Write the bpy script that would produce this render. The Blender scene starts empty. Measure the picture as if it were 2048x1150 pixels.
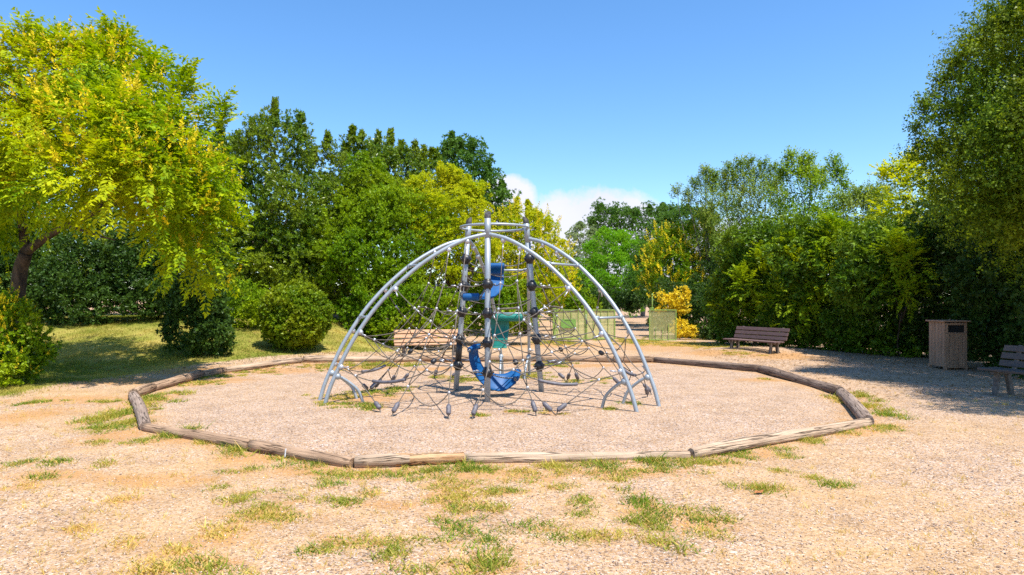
import bpy, math, random
import numpy as np
from mathutils import Vector, Matrix
R = math.radians
SC = bpy.context.scene
COL = SC.collection
FPX, HOR, CAMH = 1365.0, 600.0, 1.6        # focal length in photo pixels, horizon row, eye height
rng = np.random.default_rng(7)
random.seed(7)

# ------------------------------------------------------------------ terrain
def S(a, b, x):
    t = np.clip((np.asarray(x, float) - a) / (b - a), 0, 1)
    return t * t * (3 - 2 * t)

def height(x, y):
    x = np.asarray(x, float); y = np.asarray(y, float)
    m = 1.0 * S(14.5, 23.0, y) * S(-2.6, -7.2, x) + .16 * np.exp(-((x - 7.5) / 2.2) ** 2 - ((y - 20.6) / 1.8) ** 2)
    und = .012 * np.sin(x * 1.3 + .5) * np.sin(y * 1.1) + .006 * np.sin(x * 3.1 + y * 2.3)
    return m + und * S(70, 30, np.hypot(x, y))

def gz(x, y): return float(height(x, y))

def ground(px, py):
    """point of the terrain seen at a photo pixel"""
    u = (px - 1024) / FPX; v = (HOR - py) / FPX
    lo, hi = 2.0, 200.0
    ys = np.linspace(lo, hi, 4000)
    f = CAMH + v * ys - height(u * ys, ys)
    k = int(np.argmax(f < 0)) if (f < 0).any() else len(ys) - 1
    y = ys[k]
    for _ in range(3):
        pass
    y0, y1 = ys[max(k - 1, 0)], ys[k]
    for _ in range(25):
        ym = .5 * (y0 + y1)
        if CAMH + v * ym - height(u * ym, ym) < 0: y1 = ym
        else: y0 = ym
    y = .5 * (y0 + y1)
    return (u * y, y, gz(u * y, y))

def P(px, py, d): return np.array([(px - 1024) / FPX * d, d, CAMH + (HOR - py) / FPX * d])

# ------------------------------------------------------------------ object helpers
def link(name, me, mat=None, parent=None, loc=(0, 0, 0)):
    o = bpy.data.objects.new(name, me); COL.objects.link(o)
    o.location = loc
    if mat is not None:
        for m in (mat if isinstance(mat, (list, tuple)) else [mat]): me.materials.append(m)
    if parent is not None: o.parent = parent
    return o

def tag(o, label=None, cat=None, group=None, kind=None):
    if label: o['label'] = label
    if cat: o['category'] = cat
    if group: o['group'] = group
    if kind: o['kind'] = kind
    return o

def empty(name, loc=(0, 0, 0), rz=0, label=None, cat=None, group=None):
    o = bpy.data.objects.new(name, None); COL.objects.link(o)
    o.location = loc; o.rotation_euler = (0, 0, rz); o.empty_display_size = .2
    return tag(o, label, cat, group)

def quads(name, V, F, smooth=False):
    """mesh from numpy verts (n,3) and faces (m,k)"""
    V = np.asarray(V, np.float32).reshape(-1, 3); F = np.asarray(F, np.int32)
    me = bpy.data.meshes.new(name)
    k = F.shape[1]
    me.vertices.add(len(V)); me.vertices.foreach_set('co', V.ravel())
    me.loops.add(F.size); me.loops.foreach_set('vertex_index', F.ravel())
    me.polygons.add(len(F)); me.polygons.foreach_set('loop_start', np.arange(0, F.size, k, dtype=np.int32))
    if smooth: me.polygons.foreach_set('use_smooth', np.ones(len(F), bool))
    me.update(calc_edges=True)
    return me

class MB:
    def __init__(s): s.v = []; s.f = []; s.sm = []
    def add(s, v, f, smooth=False):
        o = len(s.v); s.v += [tuple(map(float, p)) for p in v]
        s.f += [tuple(i + o for i in q) for q in f]; s.sm += [smooth] * len(f)
    def box(s, c, d, rot=None):
        x, y, z = d[0] / 2, d[1] / 2, d[2] / 2
        vs = [Vector((a * x, b * y, e * z)) for a in (-1, 1) for b in (-1, 1) for e in (-1, 1)]
        if rot is not None: vs = [rot @ v for v in vs]
        vs = [v + Vector(c) for v in vs]
        s.add(vs, [(0, 1, 3, 2), (4, 6, 7, 5), (0, 4, 5, 1), (2, 3, 7, 6), (0, 2, 6, 4), (1, 5, 7, 3)])
    def tube(s, pts, r, n=8, cap=True, smooth=True):
        pts = [Vector(p) for p in pts]; m = len(pts)
        rs = r if isinstance(r, (list, tuple, np.ndarray)) else [r] * m
        up = None; vs = []
        for i in range(m):
            t = (pts[min(i + 1, m - 1)] - pts[max(i - 1, 0)])
            if t.length < 1e-9: t = Vector((0, 0, 1))
            t.normalize()
            if up is None:
                a = Vector((0, 0, 1)) if abs(t.z) < .9 else Vector((1, 0, 0))
                up = (a - t * a.dot(t)).normalized()
            else:
                up = (up - t * up.dot(t))
                up = up.normalized() if up.length > 1e-6 else t.orthogonal().normalized()
            b = t.cross(up)
            for k in range(n):
                an = 2 * math.pi * k / n
                vs.append(pts[i] + (up * math.cos(an) + b * math.sin(an)) * rs[i])
        fs = [(i * n + k, i * n + (k + 1) % n, (i + 1) * n + (k + 1) % n, (i + 1) * n + k) for i in range(m - 1) for k in range(n)]
        s.add(vs, fs, smooth)
        if cap:
            o = len(s.v) - len(vs)
            s.f += [tuple(o + k for k in reversed(range(n))), tuple(o + (m - 1) * n + k for k in range(n))]; s.sm += [False, False]
    def ball(s, c, r, nu=14, nv=9, sc=(1, 1, 1)):
        c = Vector(c); vs = []; fs = []
        for j in range(nv + 1):
            th = math.pi * j / nv
            for k in range(nu):
                ph = 2 * math.pi * k / nu
                vs.append(c + Vector((r * sc[0] * math.sin(th) * math.cos(ph), r * sc[1] * math.sin(th) * math.sin(ph), r * sc[2] * math.cos(th))))
        for j in range(nv):
            for k in range(nu):
                fs.append((j * nu + k, (j + 1) * nu + k, (j + 1) * nu + (k + 1) % nu, j * nu + (k + 1) % nu))
        s.add(vs, fs, True)
    def mesh(s, name):
        me = bpy.data.meshes.new(name); me.from_pydata(s.v, [], s.f)
        me.polygons.foreach_set('use_smooth', s.sm); me.update()
        return me
    def build(s, name, mat, parent=None, loc=(0, 0, 0)): return link(name, s.mesh(name), mat, parent, loc)

def bevel(o, w, seg=2):
    m = o.modifiers.new('bevel', 'BEVEL'); m.width = w; m.segments = seg; m.limit_method = 'ANGLE'; m.angle_limit = R(40)
    return o

def smooth_path(pts, n=8):
    pts = [Vector(p) for p in pts]; out = []
    q = [pts[0] * 2 - pts[1]] + pts + [pts[-1] * 2 - pts[-2]]
    for i in range(1, len(q) - 2):
        a, b, c, d = q[i - 1:i + 3]
        for k in range(n):
            t = k / n
            out.append(.5 * ((2 * b) + (c - a) * t + (2 * a - 5 * b + 4 * c - d) * t * t + (3 * b - a - 3 * c + d) * t ** 3))
    out.append(pts[-1]); return out

# ------------------------------------------------------------------ materials
def newmat(name):
    m = bpy.data.materials.new(name); m.use_nodes = True
    nt = m.node_tree; nt.nodes.clear()
    return m, nt, nt.nodes, nt.links

def N(nt, t, **kw):
    n = nt.nodes.new(t)
    for k, v in kw.items():
        if k in ('inp',):
            for a, b in v.items(): n.inputs[a].default_value = b
        else: setattr(n, k, v)
    return n

def ramp(nt, stops, interp='LINEAR'):
    n = nt.nodes.new('ShaderNodeValToRGB'); cr = n.color_ramp; cr.interpolation = interp
    while len(cr.elements) > 1: cr.elements.remove(cr.elements[-1])
    cr.elements[0].position = stops[0][0]; cr.elements[0].color = (*stops[0][1], 1)
    for p, c in stops[1:]:
        e = cr.elements.new(p); e.color = (*c, 1)
    return n

def mixc(nt, fac, a, b, mode='MIX'):
    n = nt.nodes.new('ShaderNodeMix'); n.data_type = 'RGBA'; n.blend_type = mode
    for i, v in ((0, fac), (6, a), (7, b)):
        if hasattr(v, 'is_linked'): nt.links.new(v, n.inputs[i])
        else: n.inputs[i].default_value = (*v, 1) if isinstance(v, tuple) else v
    return n.outputs[2]

def mathn(nt, op, a, b=None, c=None, clamp=False):
    n = nt.nodes.new('ShaderNodeMath'); n.operation = op; n.use_clamp = clamp
    for i, v in enumerate((a, b, c)):
        if v is None: continue
        if hasattr(v, 'is_linked'): nt.links.new(v, n.inputs[i])
        else: n.inputs[i].default_value = v
    return n.outputs[0]

def simple(name, col, rough=.5, metal=0, var=.12, scale=14, bump=.0, stretch=None, spec=.5, col2=None, thr=(.35, .65)):
    m, nt, n, l = newmat(name)
    tc = N(nt, 'ShaderNodeTexCoord'); mp = N(nt, 'ShaderNodeMapping')
    if stretch: mp.inputs['Scale'].default_value = stretch
    l.new(tc.outputs['Object'], mp.inputs['Vector'])
    no = N(nt, 'ShaderNodeTexNoise', inp={'Scale': scale, 'Detail': 6, 'Roughness': .6}); l.new(mp.outputs[0], no.inputs['Vector'])
    c2 = col2 or tuple(max(0, c * (1 - 2.2 * var)) for c in col)
    c1 = tuple(min(1, c * (1 + var)) for c in col) if col2 is None else col
    rp = ramp(nt, [(thr[0], c2), (thr[1], c1)]); l.new(no.outputs['Fac'], rp.inputs['Fac'])
    b = N(nt, 'ShaderNodeBsdfPrincipled', inp={'Roughness': rough, 'Metallic': metal, 'Specular IOR Level': spec})
    l.new(rp.outputs['Color'], b.inputs['Base Color'])
    if bump:
        bp = N(nt, 'ShaderNodeBump', inp={'Strength': bump, 'Distance': .01}); l.new(no.outputs['Fac'], bp.inputs['Height']); l.new(bp.outputs[0], b.inputs['Normal'])
    o = N(nt, 'ShaderNodeOutputMaterial'); l.new(b.outputs[0], o.inputs[0])
    return m

def leafmat(name, dark, light, trans=.35, rough=.5, spec=.3, tint=None, tfac=.25, nscale=.9, tcol=None):
    """leaf: colour varies leaf by leaf, and softly branch by branch; part of the light passes through"""
    m, nt, n, l = newmat(name)
    g = N(nt, 'ShaderNodeNewGeometry')
    rp = ramp(nt, [(0, dark), (1, light)]); l.new(g.outputs['Random Per Island'], rp.inputs['Fac'])
    no = N(nt, 'ShaderNodeTexNoise', inp={'Scale': nscale, 'Detail': 3}); tc = N(nt, 'ShaderNodeTexCoord'); l.new(tc.outputs['Object'], no.inputs['Vector'])
    sr = ramp(nt, [(.42, (0, 0, 0)), (.66, (1, 1, 1))]); l.new(no.outputs['Fac'], sr.inputs['Fac'])
    tint = tint or tuple(c * 1.25 for c in light)
    f = mathn(nt, 'MULTIPLY', sr.outputs['Color'], tfac)
    c = mixc(nt, f, rp.outputs['Color'], tint)
    b = N(nt, 'ShaderNodeBsdfPrincipled', inp={'Roughness': rough + .06, 'Specular IOR Level': spec * .6}); l.new(c, b.inputs['Base Color'])
    t = N(nt, 'ShaderNodeBsdfTranslucent')
    tc2 = mixc(nt, 1.0, c, tcol or (1.25, 1.15, .55), 'MULTIPLY'); l.new(tc2, t.inputs['Color'])
    mx = N(nt, 'ShaderNodeMixShader', inp={0: trans}); l.new(b.outputs[0], mx.inputs[1]); l.new(t.outputs[0], mx.inputs[2])
    o = N(nt, 'ShaderNodeOutputMaterial'); l.new(mx.outputs[0], o.inputs[0])
    return m

M = {}
M['steel'] = simple('galvanised_steel', (.34, .38, .41), .46, .3, .05, 7, .0)
M['steel_light'] = simple('aluminium_clamp', (.55, .55, .57), .38, .6, .06, 30)
M['rubber'] = simple('black_rubber', (.018, .018, .021), .42, 0, .1, 30)
M['cap'] = simple('weathered_black_plastic', (.05, .045, .045), .7, 0, .3, 30)
M['rope'] = simple('grey_rope', (.15, .125, .10), .85, 0, .25, 60, .3)
M['sleeve'] = simple('grey_plastic_sleeve', (.13, .12, .135), .55, 0, .15, 25)
M['blue'] = simple('blue_rubber', (.004, .09, .27), .5, 0, .18, 9, col2=(.003, .065, .20), spec=.3)
M['green'] = simple('green_rubber', (.006, .20, .155), .45, 0, .15, 9, col2=(.004, .13, .10))
M['chain'] = simple('steel_chain', (.22, .22, .23), .45, .8, .2, 40)
M['bench_wood'] = simple('sunbleached_bench_wood', (.62, .36, .20), .75, 0, .2, 6, .25, (1.2, 14, 14), col2=(.36, .20, .12), thr=(.3, .6))
M['bench_dark'] = simple('shaded_brown_bench_wood', (.16, .095, .085), .7, 0, .2, 6, .25, (1.2, 14, 14), col2=(.075, .042, .04), thr=(.3, .6))  # brown wood with the tree shade put into its colour
M['bench_grey'] = simple('shaded_grey_bench_wood', (.10, .08, .07), .75, 0, .2, 6, .25, (1.2, 14, 14), col2=(.06, .046, .04), thr=(.3, .6))  # grey wood made darker to carry the deep shade over the bench
M['bench_leg'] = simple('bench_leg_concrete', (.16, .13, .11), .85, 0, .2, 18, .2)
M['bin_wood'] = simple('bin_plank_wood', (.46, .27, .17), .8, 0, .2, 3, .15, (7, 7, .6), col2=(.30, .17, .105), thr=(.35, .65))
M['dark'] = simple('bin_inside_shade', (.015, .013, .012), .9)  # near black, paints the shade inside the bin
M['gate'] = simple('pale_green_gate_paint', (.30, .42, .09), .55, 0, .1, 14, col2=(.24, .36, .07))
M['gate_mesh'] = simple('pale_green_gate_mesh', (.60, .58, .24), .5, 0, .1, 5)
M['sign'] = simple('green_gate_sign', (.20, .38, .07), .5, 0, .08, 20)
M['bark'] = simple('brown_bark', (.075, .048, .034), .9, 0, .35, 9, .8, (1, 1, .25))
M['bark_grey'] = simple('grey_bark', (.20, .165, .13), .9, 0, .3, 9, .6, (1, 1, .25))
M['white'] = simple('white_tag', (.8, .8, .8), .5)

# leaves
M['lf_golden'] = leafmat('golden_rain_leaf', (.11, .23, .003), (.38, .48, .004), .40, .55, .2, tint=(.58, .58, .005), tfac=.7, nscale=.5, tcol=(1.25, 1.2, .3))
M['flower'] = leafmat('yellow_blossom', (.78, .60, .01), (.92, .76, .04), .4, .7, .1, tint=(.92, .76, .12), tcol=(1.1, 1.05, .5))
M['lf_laurel'] = leafmat('laurel_leaf', (.04, .11, .005), (.20, .31, .014), .32, .3, .7, tint=(.34, .38, .014), tfac=.5, nscale=.6)
M['lf_laurel2'] = leafmat('young_laurel_leaf', (.07, .17, .003), (.22, .37, .006), .36, .4, .35, tint=(.33, .44, .008), tfac=.7, nscale=.5)
M['lf_box'] = leafmat('clipped_bush_leaf', (.06, .15, .004), (.25, .36, .008), .34, .4, .4, tint=(.38, .40, .01), tfac=.5, nscale=1.3)
M['lf_yellowgreen'] = leafmat('yellow_green_leaf', (.24, .36, .004), (.58, .60, .008), .45, .55, .25, tint=(.66, .62, .03), tfac=.6, nscale=.6, tcol=(1.25, 1.2, .35))
M['lf_decid'] = leafmat('poplar_leaf', (.04, .12, .016), (.13, .27, .03), .36, .42, .45, tint=(.18, .30, .04), tfac=.4)
M['lf_bright'] = leafmat('bright_green_leaf', (.09, .27, .008), (.22, .48, .014), .42, .5, .3, tint=(.30, .52, .02), tfac=.5)
M['lf_grey'] = leafmat('grey_green_leaf', (.16, .24, .09), (.30, .38, .17), .35, .6, .3)
M['lf_dark'] = leafmat('dark_hedge_leaf', (.018, .055, .010), (.075, .15, .018), .3, .42, .45, tint=(.10, .17, .02), tfac=.35)  # green lowered so the colour itself deepens the shade among the shrubs
M['lf_shade'] = leafmat('shade_tree_leaf', (.055, .13, .006), (.21, .32, .010), .4, .42, .35, tint=(.34, .36, .008), tfac=.5, nscale=.5)
M['lf_olive'] = leafmat('olive_green_leaf', (.09, .17, .018), (.24, .37, .035), .4, .5, .35, tint=(.32, .34, .06), tfac=.5)
M['lf_hedge'] = leafmat('hedge_leaf', (.06, .16, .003), (.23, .39, .006), .36, .42, .35, tint=(.38, .46, .008), tfac=.75, nscale=.45)
M['lf_hedge_dark'] = leafmat('evergreen_hedge_leaf', (.028, .085, .005), (.13, .25, .010), .25, .4, .4, tint=(.24, .34, .012), tfac=.6, nscale=.5)
M['lf_sapling'] = leafmat('sapling_leaf', (.10, .22, .004), (.27, .40, .006), .42, .5, .25, tint=(.40, .46, .008), tfac=.6, nscale=.7)
M['lf_varieg'] = leafmat('variegated_leaf', (.75, .55, .012), (.92, .74, .05), .35, .45, .4, tint=(.9, .76, .12), tcol=(1.1, 1.05, .5))
M['grass'] = leafmat('grass_blade', (.11, .16, .016), (.29, .31, .04), .3, .6, .2, tint=(.52, .41, .09), tfac=.95, nscale=.55)
M['weed'] = leafmat('weed_leaf', (.075, .155, .012), (.23, .32, .03), .35, .55, .2, tint=(.44, .38, .06), tfac=.8, nscale=1.2)
M['drygrass'] = leafmat('dry_grass_blade', (.50, .34, .08), (.72, .54, .16), .35, .7, .15)

# ground
def ground_mat():
    m, nt, n, l = newmat('gravel_ground')
    tc = N(nt, 'ShaderNodeTexCoord'); co = tc.outputs['Object']
    vo = N(nt, 'ShaderNodeTexVoronoi', inp={'Scale': 82.0, 'Randomness': 1.0}); l.new(co, vo.inputs['Vector'])
    v2 = N(nt, 'ShaderNodeTexVoronoi', inp={'Scale': 50.0}); l.new(co, v2.inputs['Vector'])
    sep = N(nt, 'ShaderNodeSeparateColor'); l.new(vo.outputs['Color'], sep.inputs[0])
    sep2 = N(nt, 'ShaderNodeSeparateColor'); l.new(v2.outputs['Color'], sep2.inputs[0])
    st = [(0, (.10, .07, .065)), (.10, (.20, .135, .10)), (.22, (.40, .235, .115)), (.42, (.50, .315, .17)), (.62, (.57, .39, .245)), (.78, (.40, .31, .255)), (.9, (.72, .58, .46)), (1, (.40, .225, .105))]
    rp = ramp(nt, st); l.new(sep.outputs[0], rp.inputs['Fac'])
    rp2 = ramp(nt, st); l.new(sep2.outputs[0], rp2.inputs['Fac'])
    big = mathn(nt, 'GREATER_THAN', sep2.outputs[1], .72)
    stone = mixc(nt, big, rp.outputs['Color'], rp2.outputs['Color'])
    at = N(nt, 'ShaderNodeAttribute', attribute_name='mask'); sm = N(nt, 'ShaderNodeSeparateColor'); l.new(at.outputs['Color'], sm.inputs[0])
    n1 = N(nt, 'ShaderNodeTexNoise', inp={'Scale': .55, 'Detail': 6, 'Roughness': .62}); l.new(co, n1.inputs['Vector'])
    n2 = N(nt, 'ShaderNodeTexNoise', inp={'Scale': 5.5, 'Detail': 8, 'Roughness': .72}); l.new(co, n2.inputs['Vector'])
    n3 = N(nt, 'ShaderNodeTexNoise', inp={'Scale': 60, 'Detail': 4, 'Roughness': .7}); l.new(co, n3.inputs['Vector'])
    # sandy fines between the stones
    fr = ramp(nt, [(.38, (0, 0, 0)), (.68, (1, 1, 1))]); l.new(n1.outputs['Fac'], fr.inputs['Fac'])
    fine = mathn(nt, 'MULTIPLY', fr.outputs['Color'], mathn(nt, 'MULTIPLY_ADD', sm.outputs[2], -.42, .62))
    fcol = ramp(nt, [(.3, (.41, .24, .095)), (.7, (.60, .375, .165))]); l.new(n3.outputs['Fac'], fcol.inputs['Fac'])
    c = mixc(nt, fine, stone, fcol.outputs['Color'])
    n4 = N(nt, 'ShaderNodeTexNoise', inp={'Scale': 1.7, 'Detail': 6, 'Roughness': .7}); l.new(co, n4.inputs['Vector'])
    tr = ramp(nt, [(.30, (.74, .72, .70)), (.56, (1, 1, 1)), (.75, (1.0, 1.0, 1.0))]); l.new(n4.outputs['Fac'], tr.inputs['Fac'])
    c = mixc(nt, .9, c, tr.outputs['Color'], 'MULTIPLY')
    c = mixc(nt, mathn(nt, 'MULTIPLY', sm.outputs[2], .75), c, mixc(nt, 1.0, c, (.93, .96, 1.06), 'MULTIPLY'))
    # bare orange soil
    dcol = ramp(nt, [(.3, (.32, .145, .035)), (.7, (.54, .27, .075))]); l.new(n3.outputs['Fac'], dcol.inputs['Fac'])
    dsum = mathn(nt, 'ADD', sm.outputs[1], mathn(nt, 'MULTIPLY_ADD', n2.outputs['Fac'], 1.9, -.95))
    dm = ramp(nt, [(.22, (0, 0, 0)), (.68, (1, 1, 1))]); l.new(dsum, dm.inputs['Fac'])
    c = mixc(nt, mathn(nt, 'MULTIPLY', dm.outputs['Color'], mathn(nt, 'MULTIPLY_ADD', n3.outputs['Fac'], 1.3, -.05, True)), c, dcol.outputs['Color'])
    # turf
    gcol = ramp(nt, [(.30, (.10, .145, .015)), (.46, (.22, .22, .035)), (.62, (.46, .35, .10))])
    gm = mathn(nt, 'ADD', mathn(nt, 'MULTIPLY', n1.outputs['Fac'], .55), mathn(nt, 'MULTIPLY', n3.outputs['Fac'], .45)); l.new(gm, gcol.inputs['Fac'])
    lsum = mathn(nt, 'ADD', sm.outputs[0], mathn(nt, 'MULTIPLY_ADD', n2.outputs['Fac'], 1.1, -.55))
    lm = ramp(nt, [(.36, (0, 0, 0)), (.60, (1, 1, 1))]); l.new(lsum, lm.inputs['Fac'])
    c = mixc(nt, lm.outputs['Color'], c, gcol.outputs['Color'])
    b = N(nt, 'ShaderNodeBsdfPrincipled', inp={'Roughness': .9, 'Specular IOR Level': .15}); l.new(c, b.inputs['Base Color'])
    hgt = mathn(nt, 'ADD', mathn(nt, 'ADD', mathn(nt, 'MULTIPLY', vo.outputs['Distance'], -1.0), mathn(nt, 'MULTIPLY', n3.outputs['Fac'], .6)), mathn(nt, 'MULTIPLY', n2.outputs['Fac'], 2.2))
    bp = N(nt, 'ShaderNodeBump', inp={'Strength': .55, 'Distance': .012}); l.new(hgt, bp.inputs['Height']); l.new(bp.outputs[0], b.inputs['Normal'])
    o = N(nt, 'ShaderNodeOutputMaterial'); l.new(b.outputs[0], o.inputs[0])
    return m

def log_mat(name, c_top, c_low, seed):
    m, nt, n, l = newmat(name)
    tc = N(nt, 'ShaderNodeTexCoord'); mp = N(nt, 'ShaderNodeMapping'); mp.inputs['Scale'].default_value = (.7, 12, 12); mp.inputs['Location'].default_value = (seed * 3.7, seed, 0)
    l.new(tc.outputs['Object'], mp.inputs['Vector'])
    no = N(nt, 'ShaderNodeTexNoise', inp={'Scale': 3.0, 'Detail': 8, 'Roughness': .65}); l.new(mp.outputs[0], no.inputs['Vector'])
    mp2 = N(nt, 'ShaderNodeMapping'); mp2.inputs['Scale'].default_value = (.28, 7, 7); mp2.inputs['Location'].default_value = (seed, seed * 2, seed); l.new(tc.outputs['Object'], mp2.inputs['Vector'])
    cr = N(nt, 'ShaderNodeTexNoise', inp={'Scale': 2.6, 'Detail': 3, 'Roughness': .5}); l.new(mp2.outputs[0], cr.inputs['Vector'])
    n3 = N(nt, 'ShaderNodeTexNoise', inp={'Scale': 2.2, 'Detail': 4}); l.new(tc.outputs['Object'], n3.inputs['Vector'])
    rp = ramp(nt, [(.38, c_low), (.60, c_top)]); l.new(mathn(nt, 'ADD', mathn(nt, 'MULTIPLY', no.outputs['Fac'], .6), mathn(nt, 'MULTIPLY', n3.outputs['Fac'], .4)), rp.inputs['Fac'])
    ck = mathn(nt, 'ABSOLUTE', mathn(nt, 'SUBTRACT', cr.outputs['Fac'], .5))
    cm = ramp(nt, [(0, (1, 1, 1)), (.022, (0, 0, 0))]); l.new(ck, cm.inputs['Fac'])
    c = mixc(nt, mathn(nt, 'MULTIPLY', cm.outputs['Color'], .85), rp.outputs['Color'], (.04, .025, .018))
    b = N(nt, 'ShaderNodeBsdfPrincipled', inp={'Roughness': .85, 'Specular IOR Level': .2}); l.new(c, b.inputs['Base Color'])
    bp = N(nt, 'ShaderNodeBump', inp={'Strength': .9, 'Distance': .02})
    l.new(mathn(nt, 'SUBTRACT', no.outputs['Fac'], cm.outputs['Color']), bp.inputs['Height']); l.new(bp.outputs[0], b.inputs['Normal'])
    o = N(nt, 'ShaderNodeOutputMaterial'); l.new(b.outputs[0], o.inputs[0])
    return m

# ------------------------------------------------------------------ world, sun, camera
SUN = Vector((.27, -.31, .915)).normalized()
def world():
    w = bpy.data.worlds.new('World'); SC.world = w; w.use_nodes = True
    nt = w.node_tree; nt.nodes.clear(); l = nt.links
    sky = nt.nodes.new('ShaderNodeTexSky'); sky.sky_type = 'NISHITA'; sky.sun_disc = False
    sky.sun_elevation = math.asin(SUN.z); sky.sun_rotation = math.atan2(SUN.x, SUN.y)
    sky.air_density = 1.0; sky.dust_density = .25; sky.ozone_density = 4.5
    hs = N(nt, 'ShaderNodeHueSaturation', inp={'Saturation': 1.18, 'Value': 1.0}); l.new(sky.outputs[0], hs.inputs['Color'])
    # cumulus low over the trees: a direction-based cloud bank at infinity
    tc = N(nt, 'ShaderNodeTexCoord'); sp = N(nt, 'ShaderNodeSeparateXYZ'); l.new(tc.outputs['Generated'], sp.inputs[0])
    yy = mathn(nt, 'MAXIMUM', sp.outputs[1], .05)
    u = mathn(nt, 'DIVIDE', sp.outputs[0], yy); v = mathn(nt, 'DIVIDE', sp.outputs[2], yy)
    cb = N(nt, 'ShaderNodeCombineXYZ'); l.new(u, cb.inputs[0]); l.new(v, cb.inputs[1])
    n1 = N(nt, 'ShaderNodeTexNoise', inp={'Scale': 26, 'Detail': 9, 'Roughness': .66}); l.new(cb.outputs[0], n1.inputs['Vector'])
    def puff(cu, cv, ru, rv):
        a = mathn(nt, 'POWER', mathn(nt, 'ABSOLUTE', mathn(nt, 'DIVIDE', mathn(nt, 'SUBTRACT', u, cu), ru)), 2.8)
        b = mathn(nt, 'POWER', mathn(nt, 'ABSOLUTE', mathn(nt, 'DIVIDE', mathn(nt, 'SUBTRACT', v, cv), rv)), 3.2)
        return mathn(nt, 'SUBTRACT', 1.0, mathn(nt, 'ADD', a, b))
    f = mathn(nt, 'MAXIMUM', puff(.125, .02, .142, .146), puff(-.008, .10, .052, .086))
    f = mathn(nt, 'MAXIMUM', f, puff(.30, .0, .2, .12))
    f = mathn(nt, 'ADD', f, mathn(nt, 'MULTIPLY_ADD', n1.outputs['Fac'], .9, -.45))
    cm = ramp(nt, [(.0, (0, 0, 0)), (.10, (.35, .35, .35)), (.34, (1, 1, 1))]); l.new(f, cm.inputs['Fac'])
    n2 = N(nt, 'ShaderNodeTexNoise', inp={'Scale': 9, 'Detail': 5}); l.new(cb.outputs[0], n2.inputs['Vector'])
    cc = ramp(nt, [(.3, (3.7, 3.75, 4.4)), (.7, (4.2, 4.15, 4.75))]); l.new(n2.outputs['Fac'], cc.inputs['Fac'])
    ahead = mathn(nt, 'GREATER_THAN', sp.outputs[1], .06)
    mm = mathn(nt, 'MULTIPLY', mathn(nt, 'MULTIPLY', cm.outputs['Color'], ahead), .95)
    c = mixc(nt, mm, hs.outputs['Color'], cc.outputs['Color'])
    bg = N(nt, 'ShaderNodeBackground', inp={'Strength': SKY}); l.new(c, bg.inputs['Color'])
    o = N(nt, 'ShaderNodeOutputWorld'); l.new(bg.outputs[0], o.inputs[0])
SKY = .15
world()
sl = bpy.data.lights.new('sun', 'SUN'); sl.energy = 4.8; sl.angle = R(.53); sl.color = (1, .95, .86)
so = bpy.data.objects.new('sun', sl); COL.objects.link(so); so.rotation_euler = SUN.to_track_quat('Z', 'Y').to_euler(); so.location = (20, -20, 40)
cam = bpy.data.cameras.new('camera'); co = bpy.data.objects.new('camera', cam); COL.objects.link(co)
co.location = (0, 0, CAMH); co.rotation_euler = (R(90), 0, 0)
cam.sensor_width = 36; cam.lens = 36 * FPX / 2048; cam.shift_y = (HOR - 575) / 2048; cam.clip_end = 3000; cam.clip_start = .05
SC.camera = co
vs = SC.view_settings; vs.view_transform = 'Standard'; vs.look = 'None'; vs.exposure = .70; vs.gamma = 1; vs.use_curve_mapping = False
SC.cycles.max_bounces = 6; SC.cycles.diffuse_bounces = 3; SC.cycles.glossy_bounces = 2; SC.cycles.transmission_bounces = 3; SC.cycles.transparent_max_bounces = 6
SC.cycles.use_denoising = False

# ------------------------------------------------------------------ ground sheet
def poly_sd(X, Y, poly):
    """signed distance (positive inside) of points to a polygon"""
    d = np.full(X.shape, 1e9); ins = np.zeros(X.shape, bool); n = len(poly)
    for i in range(n):
        ax, ay = poly[i]; bx, by = poly[(i + 1) % n]
        ex, ey = bx - ax, by - ay
        t = np.clip(((X - ax) * ex + (Y - ay) * ey) / (ex * ex + ey * ey + 1e-12), 0, 1)
        d = np.minimum(d, np.hypot(X - ax - t * ex, Y - ay - t * ey))
        cond = ((ay > Y) != (by > Y)) & (X < (bx - ax) * (Y - ay) / ((by - ay) if abs(by - ay) > 1e-12 else 1e-12) + ax)
        ins ^= cond
    return np.where(ins, d, -d)

def gp(*pts): return [ground(x, y)[:2] for x, y in pts]
LOGPX = [(705, 937), (930, 928), (1383, 918), (1741, 852), (1685, 792), (1525, 745), (1310, 725), (1080, 723), (836, 723), (604, 725), (447, 746), (398, 755), (300, 783), (262, 797), (286, 862), (500, 903)]
RING = gp(*LOGPX)
LAWN = gp((-120, 800), (20, 790), (130, 765), (240, 752), (330, 738), (450, 722), (600, 708), (760, 704), (800, 700), (770, 688), (720, 668)) + [(-4.6, 24), (-12, 30), (-40, 30), (-40, 11)]
DRY = [gp((520, 652), (700, 650), (720, 668), (640, 700), (540, 706), (470, 690)),
       gp((1210, 692), (1300, 680), (1400, 684), (1440, 700), (1400, 706), (1250, 702)), ]
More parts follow.
